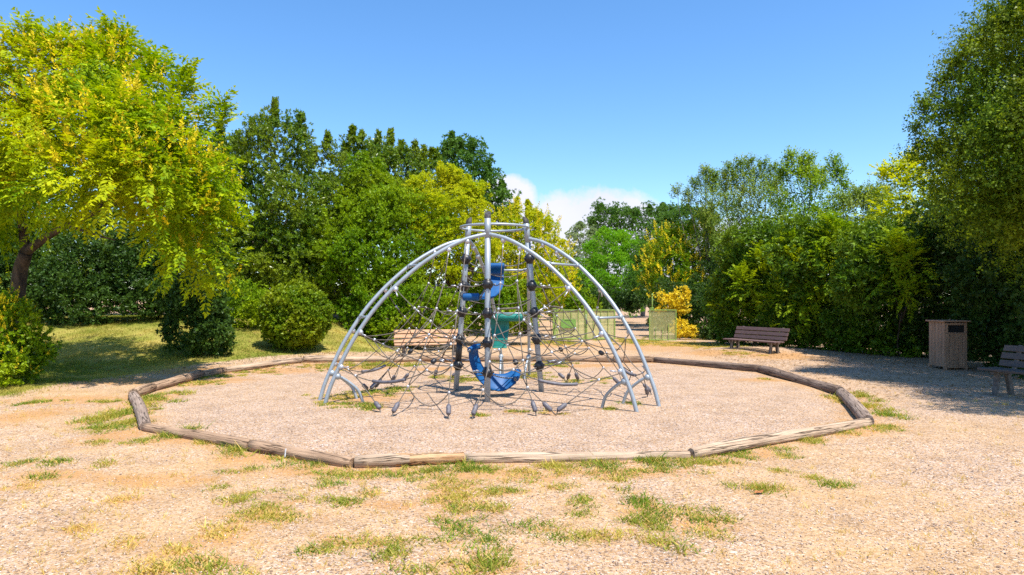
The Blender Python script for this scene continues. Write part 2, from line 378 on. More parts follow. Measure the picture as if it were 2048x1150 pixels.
# weed patches: photo x, y, half width, half height (pixels), amount, height in m, dryness
W = [(890,962,46,14,.8,.05,.2),(905,1022,40,14,.8,.05,.3),(560,1036,50,10,.7,.05,.4),(440,1082,55,12,.5,.05,.85),(360,1104,40,12,.5,.05,.85),(640,1102,28,8,1,.05,.2),(1312,1052,26,9,.9,.06,.2),(1230,957,50,5,.7,.05,.4),(830,957,60,5,.8,.05,.3),(700,957,46,5,.8,.05,.4),(1340,942,46,5,.8,.05,.4),(1450,925,30,5,.8,.05,.4),(1060,960,50,4,.6,.05,.5),(600,1000,20,5,.8,.05,.1),(1180,1000,20,5,.7,.05,.2),(150,1060,26,8,.3,.06,.9),(260,1090,24,8,.3,.06,.9),(1000,1100,26,6,.6,.05,.3),
 (40,928,26,5,1,.05,0),(100,926,26,5,1,.06,0),(212,928,16,4,1,.05,0),(82,957,16,6,.8,.07,.3),(60,972,34,6,.3,.04,.9),(400,1132,54,17,1.3,.06,0),(320,1135,30,14,.5,.09,.8),
 (470,1000,25,7,1.2,.06,0),(530,1022,42,16,1,.05,.2),(580,1032,35,10,.6,.05,.6),(480,942,26,5,1,.05,0),(690,1006,28,9,1.3,.06,0),(655,973,22,5,1,.05,0),(905,1052,40,20,1.2,.06,0),
 (915,1003,42,14,.9,.05,.3),(930,985,42,10,.9,.04,.4),(1022,982,46,5,1.2,.05,0),(990,1020,27,7,1.2,.06,0),(965,1132,50,20,1.3,.08,.1),(785,1110,25,14,1.1,.06,0),(700,1088,62,10,.9,.05,.2),(760,1080,60,8,.6,.05,.4),
 (850,1142,42,8,.9,.06,.3),(1075,1057,40,8,1.1,.06,.1),(1165,1076,45,10,1.3,.06,0),(1230,1070,30,5,.7,.05,.4),(1285,1010,25,20,1.2,.08,0),(1285,1043,20,7,1.2,.06,0),(1318,1086,30,8,1.1,.08,.1),
 (1385,1030,45,14,1.1,.07,.3),(1420,1060,35,14,.9,.06,.3),(1155,1005,18,5,.7,.05,.2),(1155,1030,14,5,.8,.05,.2),(965,1080,14,5,.8,.05,.2),(1520,976,32,8,1.3,.08,.1),(1555,942,15,4,1,.04,0),(1612,957,18,4,.8,.05,.3),
 (1675,974,16,6,1,.09,.1),(1560,912,15,4,.5,.04,.6),(1110,972,20,6,.7,.05,.5),(750,985,25,6,.6,.05,.5),(520,985,25,4,.8,.04,.2),(440,975,14,3,.7,.04,.1),(470,1055,50,10,.4,.05,.8),(250,1000,40,8,.25,.05,.9),
 (350,872,16,10,1,.12,.1),(300,876,20,5,.7,.06,.3),(420,884,30,6,.8,.07,.5),(480,897,24,8,1,.12,.1),(560,915,26,6,.7,.06,.4),(615,932,35,9,1.1,.06,.1),(665,945,30,6,1,.05,.1),(740,946,36,5,1.1,.05,0),(800,944,40,6,.9,.06,.2),(870,942,34,6,1.1,.07,.1),(930,934,16,8,1,.12,.2),
 (985,940,36,6,1,.06,.1),(1045,944,34,6,.8,.05,.4),(1110,934,26,7,1.1,.08,0),(1195,931,36,7,1.2,.10,0),(1150,944,40,6,.8,.05,.4),(1260,944,40,6,.9,.05,.4),(1295,922,20,8,1.1,.10,.1),(1360,926,36,7,1,.07,.2),(1385,925,40,6,1.1,.06,.1),(1460,908,40,7,1.1,.06,.1),(1530,898,30,6,1,.06,.2),(1605,880,22,6,.9,.09,.2),(1690,860,40,6,1,.08,.3),(1755,853,34,6,1,.06,.4),(1725,812,16,16,1,.10,.2),(1715,792,12,8,.8,.1,.2),
 (225,832,26,16,1.1,.10,0),(245,850,30,12,1.2,.08,0),(215,805,16,5,.9,.06,.1),(70,805,26,5,1,.06,0),(175,856,16,4,.7,.05,.2),(210,886,18,4,.9,.05,0),(270,885,16,4,.6,.05,.3),(318,795,22,8,1.1,.10,.1),(295,822,10,5,.8,.06,.1),(400,765,30,6,.8,.06,.4),(450,752,30,4,.9,.05,.2),
 (520,744,30,3,.8,.05,.3),(660,732,40,4,.9,.06,.3),(745,730,34,5,1.2,.08,0),(800,730,30,3,.9,.06,.2),(690,808,40,6,.9,.06,.2),(745,815,22,5,1,.07,.1),(690,795,40,6,.8,.05,.4),(760,784,40,5,.9,.06,.2),(800,778,24,4,.9,.06,.2),(890,755,30,4,.9,.05,.2),(930,758,22,4,1,.06,.1),(1055,752,30,6,1,.07,.2),(960,829,16,4,.9,.05,.2),(1030,824,20,4,.8,.05,.4),(1150,763,20,3,.8,.05,.3),(1205,760,12,4,.8,.05,.3),(1212,818,16,3,1,.05,.2),(1262,808,10,4,1,.06,.1),(1110,727,24,5,1,.08,.1),(1000,722,24,3,.9,.06,.2),(1100,826,18,3,.8,.04,.5),(1525,757,12,2,.7,.06,.6),(1680,802,14,8,.5,.08,.7),
 (1270,682,40,4,.9,.06,.3),(1120,684,36,4,.9,.07,.2),(1180,676,20,3,.7,.05,.3),(1330,688,50,4,.7,.05,.7),(1400,674,30,5,.9,.07,.4),(1440,692,40,5,.8,.06,.4),(1125,640,20,3,.6,.06,.4),(1380,690,50,6,.6,.05,.8),(1480,706,30,3,.7,.05,.5)]
SOIL = [(900,990,60,40),(930,1010,50,22),(640,940,140,14),(780,945,120,10),(1000,950,160,12),(1250,945,160,10),(500,915,80,14),(1480,910,90,10),(1740,850,60,14),(340,880,60,10),(300,800,45,18),(420,762,90,8),(560,742,90,5),(1000,985,60,6),
 (250,762,130,7),(420,742,100,5),(150,800,120,10),(60,830,70,18),(240,870,60,25),(700,735,110,5),(870,738,60,4),(1120,690,100,5),(1000,690,80,5),(1340,690,120,6),(1420,705,60,5),(1560,712,80,5),(1530,760,60,4),(780,1010,60,10),(690,655,40,8),(520,1030,70,16),(680,1085,70,14),(960,1130,80,24),(400,1130,80,22),(1300,1020,60,20),(1400,1045,70,18),(1690,860,70,12),(1150,732,140,4),(100,950,100,12),(300,960,140,14),(740,795,80,14)]

def patch_world(px, py, rx, ry):
    x, y, z = ground(px, py)
    k = max(.3, CAMH - z)
    return x, y, rx * y / FPX, max(.05, ry * y * y / (FPX * k))

def build_ground():
    def axis(lo, hi, step, far, g=1.28):
        a = list(np.arange(lo, hi + 1e-6, step)); s = step; p = hi
        while p < far: s *= g; p += s; a.append(p)
        s = step; p = lo; b = []
        while p > -far: s *= g; p -= s; b.append(p)
        return np.array(b[::-1] + a)
    xs = axis(-13, 13, .10, 900); ys = axis(2.5, 30, .10, 900)
    X, Y = np.meshgrid(xs, ys, indexing='ij'); Z = height(X, Y)
    V = np.stack([X, Y, Z], -1).reshape(-1, 3)
    nx, ny = len(xs), len(ys)
    i, j = np.meshgrid(np.arange(nx - 1), np.arange(ny - 1), indexing='ij')
    a = (i * ny + j).ravel(); F = np.stack([a, a + ny, a + ny + 1, a + 1], 1)
    me = quads('ground', V, F, True)
    lawn = S(-.5, .5, poly_sd(X, Y, LAWN)); dirt = np.zeros(X.shape)
    for d in DRY: dirt = np.maximum(dirt, .5 * S(-.6, .6, poly_sd(X, Y, d)))
    for p in SOIL:
        x, y, a1, b1 = patch_world(*p)
        dirt = np.maximum(dirt, .85 * np.exp(-.8 * (((X - x) / a1) ** 2 + ((Y - y) / b1) ** 2)))
    for p in W:
        x, y, a1, b1 = patch_world(*p[:4])
        dirt = np.maximum(dirt, (.55 + .2 * p[6]) * np.exp(-.55 * (((X - x) / (a1 * 1.1)) ** 2 + ((Y - y) / (b1 * 1.3)) ** 2)))
    # ground under the hedges and beyond is bare earth and grass
    edge = S(26, 40, np.hypot(X, Y - 6)); dirt = np.maximum(dirt, .35 * edge)
    ringm = S(0, .6, poly_sd(X, Y, RING))
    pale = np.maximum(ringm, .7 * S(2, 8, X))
    dirt = np.maximum(dirt, .5 * S(.55, 0, np.abs(poly_sd(X, Y, RING))) * (Y < 20))
    col = np.stack([lawn, dirt, pale, np.ones_like(lawn)], -1).astype(np.float32).reshape(-1, 4)
    at = me.attributes.new('mask', 'FLOAT_COLOR', 'POINT'); at.data.foreach_set('color', col.ravel())
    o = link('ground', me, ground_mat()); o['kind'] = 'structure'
build_ground()

def tri_blades(C, Hh, Wd, lean, r):
    n = len(C); an = r.uniform(0, 2 * np.pi, n); w = np.stack([np.cos(an), np.sin(an), np.zeros(n)], 1) * (Wd[:, None] / 2)
    la = r.uniform(0, 2 * np.pi, n); t = np.stack([np.cos(la) * lean * Hh, np.sin(la) * lean * Hh, Hh], 1)
    V = np.stack([C - w, C + w, C + t], 1).reshape(-1, 3)
    return V, np.arange(n * 3).reshape(n, 3)

def build_grass():
    r = np.random.default_rng(3)
    # lawn
    n = 330000
    X = r.uniform(-15, -2.5, n); Y = 11 + 14 * r.random(n) ** 1.15
    sd = poly_sd(X, Y, LAWN); keep = sd > r.normal(.05, .35, n)
    cl = np.sin(X * 2.1 + np.sin(Y * 1.7) * 1.3) * np.sin(Y * 2.7 + X * .6) + .6 * np.sin(X * 7 + Y * 3) * np.sin(Y * 6.3)
    keep &= r.random(n) < np.clip(.55 + .45 * cl, .12, 1)
    X, Y = X[keep], Y[keep]; n = len(X)
    C = np.stack([X, Y, height(X, Y)], 1)
    V, F = tri_blades(C, r.uniform(.02, .065, n), r.uniform(.006, .013, n), r.uniform(.2, 1.0, n), r)
    o = link('grass', quads('grass', V, F), M['grass']); tag(o, 'short patchy grass of the lawn left of the log ring', 'grass', kind='stuff')
    # weeds in the gravel
    Vs, Vd = [], []
    for (px, py, rx, ry, am, hh, dry) in W:
        x, y, a, b = patch_world(px, py, rx, ry)
        n = int(min(18000, am * 16500 * a * b + 140) * (1 if y < 9 else .7))
        ncl = max(3, int(n / 70)); cx = r.normal(0, .70, ncl) * a; cy = r.normal(0, .70, ncl) * b
        k = r.integers(0, ncl, n); sp = .035 + .02 * hh / .06
        X = x + cx[k] + r.normal(0, sp, n); Y = y + cy[k] + r.normal(0, sp, n)
        C = np.stack([X, Y, height(X, Y) - .003], 1)
        H = hh * .72 * r.uniform(.2, 1.0, n); H[r.random(n) < .03] *= 2.0
        sc = 1 if y < 9 else 1.5
        isd = r.random(n) < max(.18, dry)
        v, f = tri_blades(C, H, r.uniform(.006, .014, n) * sc, r.uniform(.4, 2.2, n), r)
        v = v.reshape(-1, 3, 3); Vs.append(v[~isd].reshape(-1, 3)); Vd.append(v[isd].reshape(-1, 3))
    V = np.concatenate(Vs); o = link('weeds', quads('weeds', V, np.arange(len(V)).reshape(-1, 3)), M['weed']); tag(o, 'green weed tufts growing through the gravel and along the logs', 'weeds', kind='stuff')
    # thin dry grass over the left foreground and along the logs
    n = 16000
    ys = r.uniform(3.8, 12, n); us = r.uniform(-.8, .8, n); X = us * ys; Y = ys
    keep = r.random(n) < np.where(us < -.1, .8, .35); X, Y = X[keep], Y[keep]
    k = r.integers(0, len(X) // 9, len(X)); X = X[k] + r.normal(0, .02, len(k)); Y = Y[k] + r.normal(0, .02, len(k))
    sd = poly_sd(X, Y, RING); kk = sd < 0; X, Y = X[kk], Y[kk]; n = len(X)
    C = np.stack([X, Y, height(X, Y)], 1); v, f = tri_blades(C, r.uniform(.02, .07, n), r.uniform(.003, .006, n), r.uniform(.3, 1.2, n), r)
    V = np.concatenate(Vd + [v]); o = link('dry_grass', quads('dry_grass', V, np.arange(len(V)).reshape(-1, 3)), M['drygrass']); tag(o, 'thin straw coloured grass blades scattered over the gravel', 'dry grass', kind='stuff')
build_grass()

def build_pebbles():
    r = np.random.default_rng(5); n = 46000
    Y = 3.6 + 7.5 * r.random(n) ** 1.25; X = r.uniform(-.80, .80, n) * Y
    s = r.uniform(.0035, .0085, n) * np.where(r.random(n) < .04, 1.7, 1)
    base = np.array([(1, 0, 0), (.2, .9, 0), (-.9, .3, 0), (-.3, -.9, 0), (0.1, 0, .7), (0, .1, -.5)], float)
    Fb = np.array([(0, 1, 4), (1, 2, 4), (2, 3, 4), (3, 0, 4), (1, 0, 5), (2, 1, 5), (3, 2, 5), (0, 3, 5)])
    an = r.uniform(0, 2 * np.pi, n); ca, sa = np.cos(an), np.sin(an)
    B = base[None] * r.uniform(.6, 1.2, (n, 6, 1)); B[:, :, 1] *= r.uniform(.5, 1, n)[:, None]
    V = np.empty((n, 6, 3)); V[:, :, 0] = B[:, :, 0] * ca[:, None] - B[:, :, 1] * sa[:, None]; V[:, :, 1] = B[:, :, 0] * sa[:, None] + B[:, :, 1] * ca[:, None]; V[:, :, 2] = B[:, :, 2]
    V *= s[:, None, None]; V[:, :, 0] += X[:, None]; V[:, :, 1] += Y[:, None]; V[:, :, 2] += (height(X, Y) + s * .25)[:, None]
    F = (Fb[None] + (np.arange(n) * 6)[:, None, None]).reshape(-1, 3)
    m, nt, nn, l = newmat('pebble_stone'); g = N(nt, 'ShaderNodeNewGeometry')
    rp = ramp(nt, [(0, (.12, .09, .09)), (.12, (.26, .18, .14)), (.3, (.46, .285, .16)), (.5, (.55, .37, .24)), (.75, (.50, .40, .34)), (.9, (.76, .65, .56)), (1, (.40, .24, .14))]); l.new(g.outputs['Random Per Island'], rp.inputs['Fac'])
    b = N(nt, 'ShaderNodeBsdfPrincipled', inp={'Roughness': .75, 'Specular IOR Level': .3}); l.new(rp.outputs[0], b.inputs['Base Color']); o = N(nt, 'ShaderNodeOutputMaterial'); l.new(b.outputs[0], o.inputs[0])
    ob = link('gravel', quads('gravel', V.reshape(-1, 3), F), m); tag(ob, 'loose pale pebbles lying over the playground surface', 'gravel', kind='stuff')
build_pebbles()
def fallen_leaf():
    x, y, z = ground(1518, 988); mb = MB()
    pts = [(-.05, 0, .01), (-.02, .022, .022), (.02, .018, .018), (.055, 0, .03), (.02, -.018, .012), (-.02, -.022, .016)]
    mb.add(pts + [(0, 0, .006)], [(0, 6, 1), (1, 6, 2), (2, 6, 3), (3, 6, 4), (4, 6, 5), (5, 6, 0)])
    mb.tube([(-.05, 0, .01), (-.08, .006, .004)], .0015, 5)
    o = mb.build('fallen_leaf', simple('dry_leaf', (.42, .15, .04), .7), None, (x, y, z + .004)); o.rotation_euler = (0, 0, .4)
    tag(o, 'curled rust brown leaf lying beside a green weed tuft on the right gravel', 'leaf')
fallen_leaf()
def litter():
    r = np.random.default_rng(21); n = 2600
    X = np.concatenate([r.uniform(-13, -3, n), r.uniform(5.5, 11, n), r.normal(-6, .9, 300)]); Y = np.concatenate([r.uniform(15, 22, n), r.uniform(11, 21, n), r.normal(18, .8, 300)])
    n = len(X); a = r.uniform(0, 6.28, n); L = r.uniform(.02, .05, n); w = L * r.uniform(.25, .5, n); z = height(X, Y) + r.uniform(.004, .02, n)
    c, s_ = np.cos(a), np.sin(a); V = np.stack([np.stack([X - c * L, Y - s_ * L, z], 1), np.stack([X + s_ * w, Y - c * w, z + r.uniform(0, .012, n)], 1), np.stack([X + c * L, Y + s_ * L, z + r.uniform(0, .015, n)], 1), np.stack([X - s_ * w, Y + c * w, z + r.uniform(0, .01, n)], 1)], 1).reshape(-1, 3)
    o = link('leaf_litter', quads('leaf_litter', V, np.arange(n * 4).reshape(-1, 4)), leafmat('dead_leaf', (.14, .07, .025), (.42, .25, .10), .1, .8, .1, tint=(.36, .24, .10))); tag(o, 'dry brown leaves fallen under the shrubs and hedges', 'leaf litter', kind='stuff')
litter()

# ------------------------------------------------------------------ log border
LOGLAB = ['short light log with an orange rotten split, right of the front left corner', 'long pale log along the front right of the middle, low in the soil',
 'long pale front log running up to the right corner of the ring', 'short grey log with a deep shadow at the right corner of the ring', 'dark log under the tree shadow at the back right of the ring',
 'dark brown back log in front of the bench beside the gate', 'back log in front of the green double gate', 'back log behind the climber, right of the sunlit bench', 'pale back log in front of the sunlit bench',
 'brown log left of the sunlit bench, beside the lawn', 'short brown log on the lawn edge, between two longer ones', 'cracked brown log on the left lawn edge near the corner', 'short stub of log at the far left corner of the ring',
 'grey cracked log at the left corner, pointing at the viewer', 'brown log at the front left, from the corner to the tagged log', 'brown front left log with a small white tag']
LM = {'light': log_mat('pale_weathered_log', (.56, .41, .285), (.32, .22, .145), 1), 'brown': log_mat('brown_weathered_log', (.44, .29, .185), (.23, .145, .09), 2),
      'dark': log_mat('dark_weathered_log', (.27, .195, .15), (.12, .08, .058), 3), 'grey': log_mat('grey_weathered_log', (.38, .285, .225), (.20, .14, .105), 4)}
LK = ['light', 'light', 'light', 'grey', 'dark', 'dark', 'brown', 'brown', 'light', 'light', 'brown', 'brown', 'brown', 'grey', 'brown', 'brown']
M['rot'] = log_mat('rotten_orange_wood', (.58, .37, .20), (.36, .17, .07), 5)
def build_logs():
    r = np.random.default_rng(11)
    c = np.mean(RING, 0)
    n = len(RING)
    for i in range(n):
        a = np.array(RING[i]); b = np.array(RING[(i + 1) % n])
        if i in (10,): pass
        rad = {0: .072, 1: .056, 2: .066, 3: .088, 9: .082, 10: .080, 13: .078, 14: .066, 15: .068}.get(i, .094)
        # ring points are the near foot of each log: move to the axis
        def off(p): return p + np.array([0, rad * .75])
        a, b = off(a), off(b)
        d = b - a; L = float(np.hypot(*d)); d /= L
        g = .012; segs = max(8, int(L / .12)); ns = 18
        bend = r.normal(0, .003); V = []; F = []
        ph = r.uniform(0, 6.28, 6)
        for k in range(segs + 1):
            t = k / segs; x = g + (L - 2 * g) * t
            e = min(t, 1 - t) * (L - 2 * g)
            rr = rad * (1 - .12 * math.exp(-e / .02)) * (1 + .03 * math.sin(ph[0] + x * 2.2) + .02 * math.sin(ph[1] + x * 6))
            rr *= 1.04 - .08 * t if i % 2 else .96 + .08 * t
            for q in range(ns):
                an = 2 * math.pi * q / ns
                w = 1 + .03 * math.sin(3 * an + ph[2]) + .015 * math.sin(7 * an + ph[3] + x) - (.10 if (q == int(ph[4] * 2.4) % 9) else 0)
                if i == 0 and t > .42:   # the rotten half is eaten away
                    w *= 1 - .42 * S(.42, .55, t) * (.6 + .4 * math.sin(x * 19 + an * 2))
                V.append((x, math.cos(an) * rr * w + bend * math.sin(math.pi * t) * 3, math.sin(an) * rr * w + .008 * math.sin(x * 1.7 + ph[5])))
        F = [(k * ns + q, (k + 1) * ns + q, (k + 1) * ns + (q + 1) % ns, k * ns + (q + 1) % ns) for k in range(segs) for q in range(ns)]
        mb = MB(); mb.add(V, F, True); mb.f += [tuple(range(ns)), tuple(segs * ns + q for q in reversed(range(ns)))]; mb.sm += [False, False]
        za = gz(*a); zb = gz(*b); sink = .36 if i not in (1,) else .45
        o = mb.build('border_log', [LM[LK[i]], M['rot']], None, (a[0], a[1], za + rad * (1 - sink)))
        o.rotation_euler = (0, -math.atan2(zb - za, L), math.atan2(d[1], d[0]))
        if i == 0:
            for p in o.data.polygons:
                if p.center.x > L * (.46 + .05 * math.sin(p.center.z * 60)): p.material_index = 1
        tag(o, LOGLAB[i], 'log', 'logs edging the gravel ring')
        if i == 15:
            tb = MB(); px = ground(577, 915); tb.box((0, 0, 0), (.014, .004, .085), Matrix.Rotation(R(-8), 3, 'X'))
            t = tb.build('plastic_tag', M['white'], o)
            mi = o.matrix_basis.inverted(); u = (mi @ Vector((px[0], px[1], 0))).x
            t.location = (u, -rad * 1.04 if d[1] < 0 else rad * 1.04, .01)
            if (mi.to_3x3() @ Vector((0, -1, 0))).y > 0: t.location.y = rad * 1.0
            else: t.location.y = -rad * 1.0
build_logs()
# ------------------------------------------------------------------ climbing frame
CC = np.array([-.289, 11.607])             # axis of the climber
FEET = {'F': np.array([-.386, 10.76]), 'L': np.array([-.996, 12.13]), 'R': np.array([.516, 11.93])}
TOPK, TOPZ = .66, 2.95
def pole_pt(k, z):
    f = FEET[k]; t = CC + TOPK * (f - CC); a = z / TOPZ
    if k == 'F': t = t + np.array([-.04, 0])
    q = f + (t - f) * a
    return Vector((q[0], q[1], z))
ARCH = [(0, 2.67), (.14, 2.575), (.28, 2.40), (.42, 2.165), (.55, 1.88), (.64, 1.645), (.72, 1.40), (.80, 1.10), (.86, .84), (.92, .52), (.965, .25), (1.0, -.05)]
ARCHS = [(p.x, p.y) for p in smooth_path([(a, b, 0) for a, b in ARCH], 6)]
# tube: name -> (pole, foot)
TUBES = {('F', 'r'): np.array([1.80, 9.79]), ('R', 'r'): np.array([2.23, 10.30]), ('F', 'l'): np.array([-2.89, 10.50]), ('L', 'l'): np.array([-3.09, 10.93]),
         ('L', 'b'): np.array([-.19, 14.42]), ('R', 'b'): np.array([.36, 14.34])}
def tube_pt(k, t):
    z = float(np.interp(t, [a for a, b in ARCHS], [b for a, b in ARCHS]))
    p = pole_pt(k[0], 2.67); f = TUBES[k]
    return Vector((p.x + (f[0] - p.x) * t, p.y + (f[1] - p.y) * t, z))
def tube_at_z(k, z):
    t = float(np.interp(-z, [-b for a, b in ARCHS], [a for a, b in ARCHS])); return tube_pt(k, t)

CB = Vector((CC[0], CC[1], 0))
climber = empty('climbing_frame', CB, 0, 'grey steel climbing dome with rope nets and rubber slings inside the log ring', 'climbing frame')
def cpart(mb, name, mat, parent=None):
    par = parent or climber
    mb.v = [tuple(Vector(v) - CB) for v in mb.v]
    return mb.build(name, mat, par)

BALLZ = {'F': [1.85, 1.385, .92, .45], 'L': [2.32, 1.85, 1.39, .91, .45], 'R': [2.32, 1.85, 1.385, .92, .45]}
def build_frame():
    for k in 'FLR':
        mb = MB(); mb.tube([pole_pt(k, z) for z in (-.1, 1.0, 2.0, 2.62)], .047, 18)
        mb.tube([pole_pt(k, z) for z in (2.60, 2.93)], .050, 18)
        p = cpart(mb, 'pole', M['steel'])
        # slanted black end cap
        mb = MB(); n = 18; c0 = pole_pt(k, 2.925); c1 = pole_pt(k, 3.0); rad = Vector((c1.x - CC[0], c1.y - CC[1], 0)).normalized()
        vs = [c0 + Vector((math.cos(a), math.sin(a), 0)) * .0515 for a in np.linspace(0, 2 * math.pi, n, False)]
        ve = []
        for a in np.linspace(0, 2 * math.pi, n, False):
            d = Vector((math.cos(a), math.sin(a), 0)); ve.append(c1 + d * .0505 + Vector((0, 0, -.035 * d.dot(rad) + .01)))
        mb.add(vs + ve, [(i, (i + 1) % n, n + (i + 1) % n, n + i) for i in range(n)], True); mb.f.append(tuple(range(n, 2 * n))); mb.sm.append(False)
        cpart(mb, 'end_cap', M['cap'], p)
        for z in BALLZ[k]:
            mb = MB(); c = pole_pt(k, z); mb.ball(c, .090, 20, 14, (1, 1, .94)); mb.tube([c - Vector((0, 0, .092)), c + Vector((0, 0, .092))], .054, 16)
            for q in range(4):     # lugs the ropes are bolted to
                a = q * math.pi / 2 + .5; d = Vector((math.cos(a), math.sin(a), 0)); mb.tube([c + d * .08, c + d * .112], [.02, .014], 8)
            cpart(mb, 'ball_collar', M['rubber'], p)
        if k == 'L':
            mb = MB(); mb.tube([pole_pt(k, z) for z in (.50, .90)], .056, 18); cpart(mb, 'rubber_sleeve', M['rubber'], p)
    # ring joining the three pole heads
    mb = MB(); c = Vector((CC[0] - .01, CC[1], 2.83)); r0 = .575
    mb.tube([c + Vector((r0 * math.cos(a), r0 * math.sin(a), 0)) for a in np.linspace(0, 2 * math.pi, 49)], .021, 10, False); cpart(mb, 'top_ring', M['steel'])
    for k in TUBES:
        mb = MB(); mb.tube([tube_pt(k, a) for a, b in ARCHS], .0315, 14); cpart(mb, 'arch_tube', M['steel'])
        # bent brace leg
        a = tube_at_z(k, .42); f = TUBES[k]; inw = (Vector((CC[0], CC[1], 0)) - Vector((f[0], f[1], 0))).normalized()
        k2 = a + inw * .09
        mb = MB(); mb.ball(a + inw * .045, .052, 12, 8); mb.tube(smooth_path([a + inw * .06, k2 + inw * .10 + Vector((0, 0, -.08)), k2 + inw * .27 + Vector((0, 0, -.24)), Vector((k2.x, k2.y, 0)) + inw * .36 + Vector((0, 0, -.06))], 6), .024, 10)
        cpart(mb, 'brace_leg', M['steel'])
    for s, (u, v) in (('r', ('F', 'R')), ('l', ('F', 'L')), ('b', ('L', 'R'))):
        for z in (2.165, 1.33):
            a = tube_at_z((u, s), z); b = tube_at_z((v, s), z)
            mb = MB(); mb.tube([a, b], .019, 10)
            for q, w in ((a, b), (b, a)):
                d = (w - q).normalized(); mb.tube([q, q + d * .085], .034, 10)
            cpart(mb, 'rung', M['steel'])
build_frame()

# --- rope nets: one between each two arches
def ropepts(a, b, sag=0.0, n=10):
    a = Vector(a); b = Vector(b)
    return [a.lerp(b, t) - Vector((0, 0, sag * 4 * t * (1 - t))) for t in np.linspace(0, 1, n)]
CLAMP = MB(); CLAMP.ball((0, 0, 0), .022, 12, 8, (1, .62, 1)); CLAMP.tube([(0, -.019, 0), (0, .019, 0)], .012, 8); CLAMP_ME = CLAMP.mesh('rope_clamp'); CLAMP_ME.materials.append(M['steel_light'])
FERR = MB(); FERR.tube([(0, 0, -.045), (0, 0, .045)], .0105, 8); FERR_ME = FERR.mesh('rope_ferrule'); FERR_ME.materials.append(M['steel_light'])
ANCH = MB(); ANCH.tube([(0, 0, -.085), (0, 0, -.07), (0, 0, .05), (0, 0, .085)], [.022, .034, .034, .014], 10); ANCH_ME = ANCH.mesh('anchor_sleeve'); ANCH_ME.materials.append(M['sleeve'])
BULB = MB(); BULB.tube([(0, 0, -.05), (0, 0, -.03), (0, 0, .03), (0, 0, .05)], [.018, .038, .038, .018], 10); BULB_ME = BULB.mesh('rope_stopper'); BULB_ME.materials.append(M['rubber'])
TUBC = MB(); TUBC.ball((0, 0, 0), .043, 12, 8, (1, .8, 1)); TUBC_ME = TUBC.mesh('tube_clamp'); TUBC_ME.materials.append(M['steel_light'])

